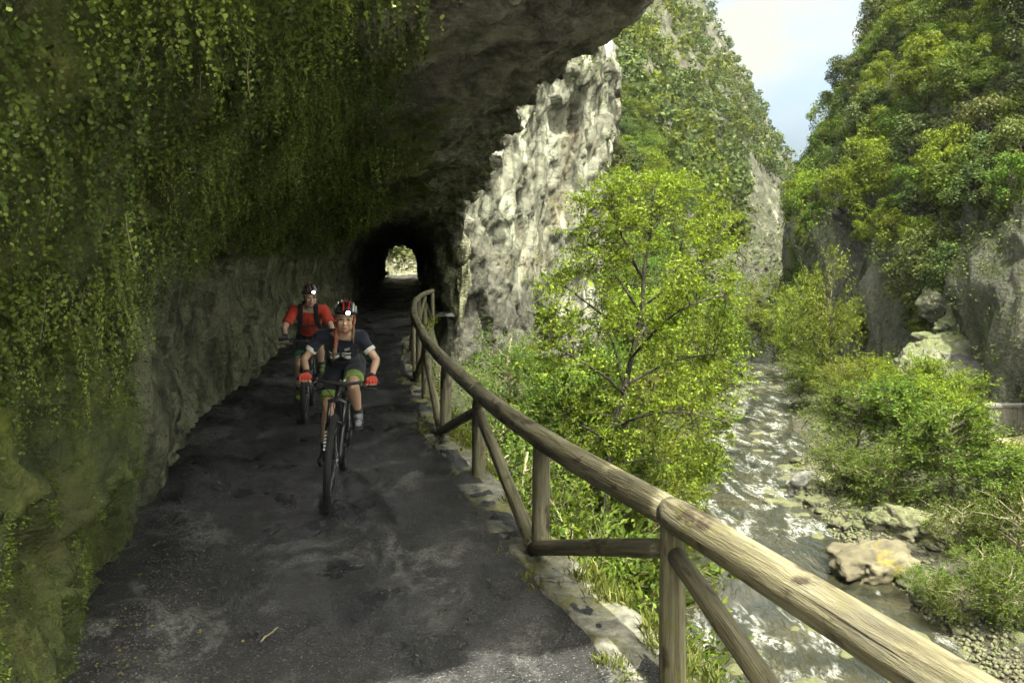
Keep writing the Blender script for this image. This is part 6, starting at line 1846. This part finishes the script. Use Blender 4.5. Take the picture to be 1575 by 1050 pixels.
def concrete_wall():
    m = Mat('stained_concrete'); n = m.noise(1.2, 6, .6, m.co((3, 3, .35))); n2 = m.noise(12, 4, .6)
    mt = m.done(m.bsdf(m.mix(m.ramp(n2, [(.4, .4), (.6, 0.0)]), m.ramp(n, [(.3, (.06, .06, .05)), (.55, (.17, .165, .14)), (.75, (.27, .26, .22))]), (.05, .05, .045)), .9, m.bump(n2, .5, .02)))
    a = at(1517, 668, 35.5); x0 = a[0]; z0 = -6.05
    root = tag(link('concrete_wall', None, None, (x0, 35.5, z0)), 'low stained concrete retaining wall at the foot of the far slope', 'wall')
    for k in range(5):                                    # cast bays
        b = MB(); b.box((.62 + k * 1.26, R.uniform(-.01, .01), .72), (.622, .22, .72 + R.uniform(-.01, .01))); link('wall_bay', b.mesh('wall_bay', mt, False), root)
    b = MB(); b.box((3.15, 0, 1.50), (3.2, .27, .055)); link('coping', b.mesh('coping', mt, False), root)
    # strip of pale footpath in front
    n = 40; xs = np.linspace(x0 - 6, x0 + 10, n); G = np.zeros((n, 8, 3))
    for i, x in enumerate(xs):
        for j in range(8): G[i, j] = (x, 32.6 + j * .32, GZ(x, 32.6 + j * .32) + .05)
    mm = Mat('pale_earth'); nn = mm.noise(5, 5, .6); me = mesh_np('footpath', G, grid_faces(n, 8), mm.done(mm.bsdf(mm.ramp(nn, [(.3, (.24, .19, .12)), (.7, (.42, .36, .24))]), .95)))
    struct(link('footpath', me), 'pale earth footpath below the concrete wall')
concrete_wall()

def litter():
    n = 5200
    Y = 3.4 + rng.exponential(3.2, n); l0 = wall_l(Y); u = rng.uniform(0, 1, n)
    edge = rng.uniform(0, 1, n) < .45
    l = np.where(edge, l0 + .15 + np.abs(rng.normal(0, .35, n)), lerp(l0, fence_l(Y) - .1, u))
    s = rng.uniform(.0025, .008, n) * np.where(edge, 1.3, 1.0)
    Ti = TRK.reshape(-1, 3)
    ys = TRK[:, 0, 1]; iy = np.clip(np.searchsorted(ys, Y), 0, len(ys) - 1)
    x = px(l, Y); xs0 = TRK[iy, 0, 0]; xs1 = TRK[iy, -1, 0]; ix = np.clip(((x - xs0) / (xs1 - xs0) * 83).astype(int), 0, 83); z = TRK[iy, ix, 2]
    oct_ = np.array([(1, 0, 0), (0, 1, 0), (-1, 0, 0), (0, -1, 0), (0, 0, .8), (0, 0, -.6)], float); of = np.array([(0, 1, 4), (1, 2, 4), (2, 3, 4), (3, 0, 4), (1, 0, 5), (2, 1, 5), (3, 2, 5), (0, 3, 5)])
    V = np.stack([x, Y, z + s * .3], -1)[:, None] + oct_[None] * s[:, None, None] * rng.uniform(.6, 1.4, (n, 6, 3)); F = (np.arange(n) * 6)[:, None, None] + of[None]
    tag(link('gravel', mesh_np('gravel', V.reshape(-1, 3), F.reshape(-1, 3), MT['grit'], False)), 'loose grit scattered over the dark track', None, None, 'stuff')
    n = 420; Y = 3.5 + rng.exponential(2.2, n); l = wall_l(Y) + .12 + np.abs(rng.normal(0, .28, n)); P = np.stack([px(l, Y), Y, np.full(n, .055)], -1)
    iy = np.clip(np.searchsorted(ys, Y), 0, len(ys) - 1); ix = np.clip(((P[:, 0] - TRK[iy, 0, 0]) / (TRK[iy, -1, 0] - TRK[iy, 0, 0]) * 83).astype(int), 0, 83); P[:, 2] = TRK[iy, ix, 2] + .006
    s = rng.uniform(.010, .028, n); D = rdir(n); D[:, 2] *= .15; V, F = leaf_quads(P, s, s * .55, D, rdir(n, 3), .1)
    tag(link('fallen_leaves', mesh_np('fallen_leaves', V, F, MT['deadleaf'], False)), 'small fallen leaves along the foot of the wall', None, None, 'stuff')
    for (sx_, sy_, dx, dy, lab) in [(265, 992, 18, -12, 'short brown stick lying on the near track'), (402, 992, 26, -22, 'thin pale twig lying on the near track'), (236, 826, 8, -10, 'pale broken stick at the foot of the grey wall'), (208, 1040, 8, -4, 'stub of twig at the bottom edge of the track')]:
        Y0 = CAM_H * 1225 / (sy_ - 397); a = np.array([(sx_ - 787.5) * Y0 / 1225, Y0, .02]); Y1 = CAM_H * 1225 / (sy_ + dy - 397); b = np.array([(sx_ + dx - 787.5) * Y1 / 1225, Y1, .024])
        m = MB(); m.tube(wobble(a, b, 6, .05), [.0045, .006, .005, .0055, .005, .003], 6); o = m.build('stick', MT['twig']); tag(o, lab, 'stick')
MT['grit'] = mat_stone('track_grit', (.05, .05, .05), (.11, .11, .108), (.22, .22, .21), 20)
MT['deadleaf'] = mat_leaf('fallen_leaf', (.06, .06, .015), (.15, .14, .04), (.24, .19, .06), .1)
litter()

# ------------------------------------------------------------------ hazy air in the gorge
def haze():
    b = MB(); b.box((80, 138, 80), (170, 165, 92)); me = b.mesh('haze', None, False)
    m = Mat('hazy_air'); v = m.n('VolumePrincipled', Color=(.92, .97, .93, 1), Density=HAZE, Anisotropy=.25); m.t.links.new(v.outputs[0], m.out.inputs['Volume'])
    me.materials.append(m.m); tag(link('haze', me), 'thin pale haze hanging in the gorge', None, None, 'stuff')
HAZE = .00014
haze()
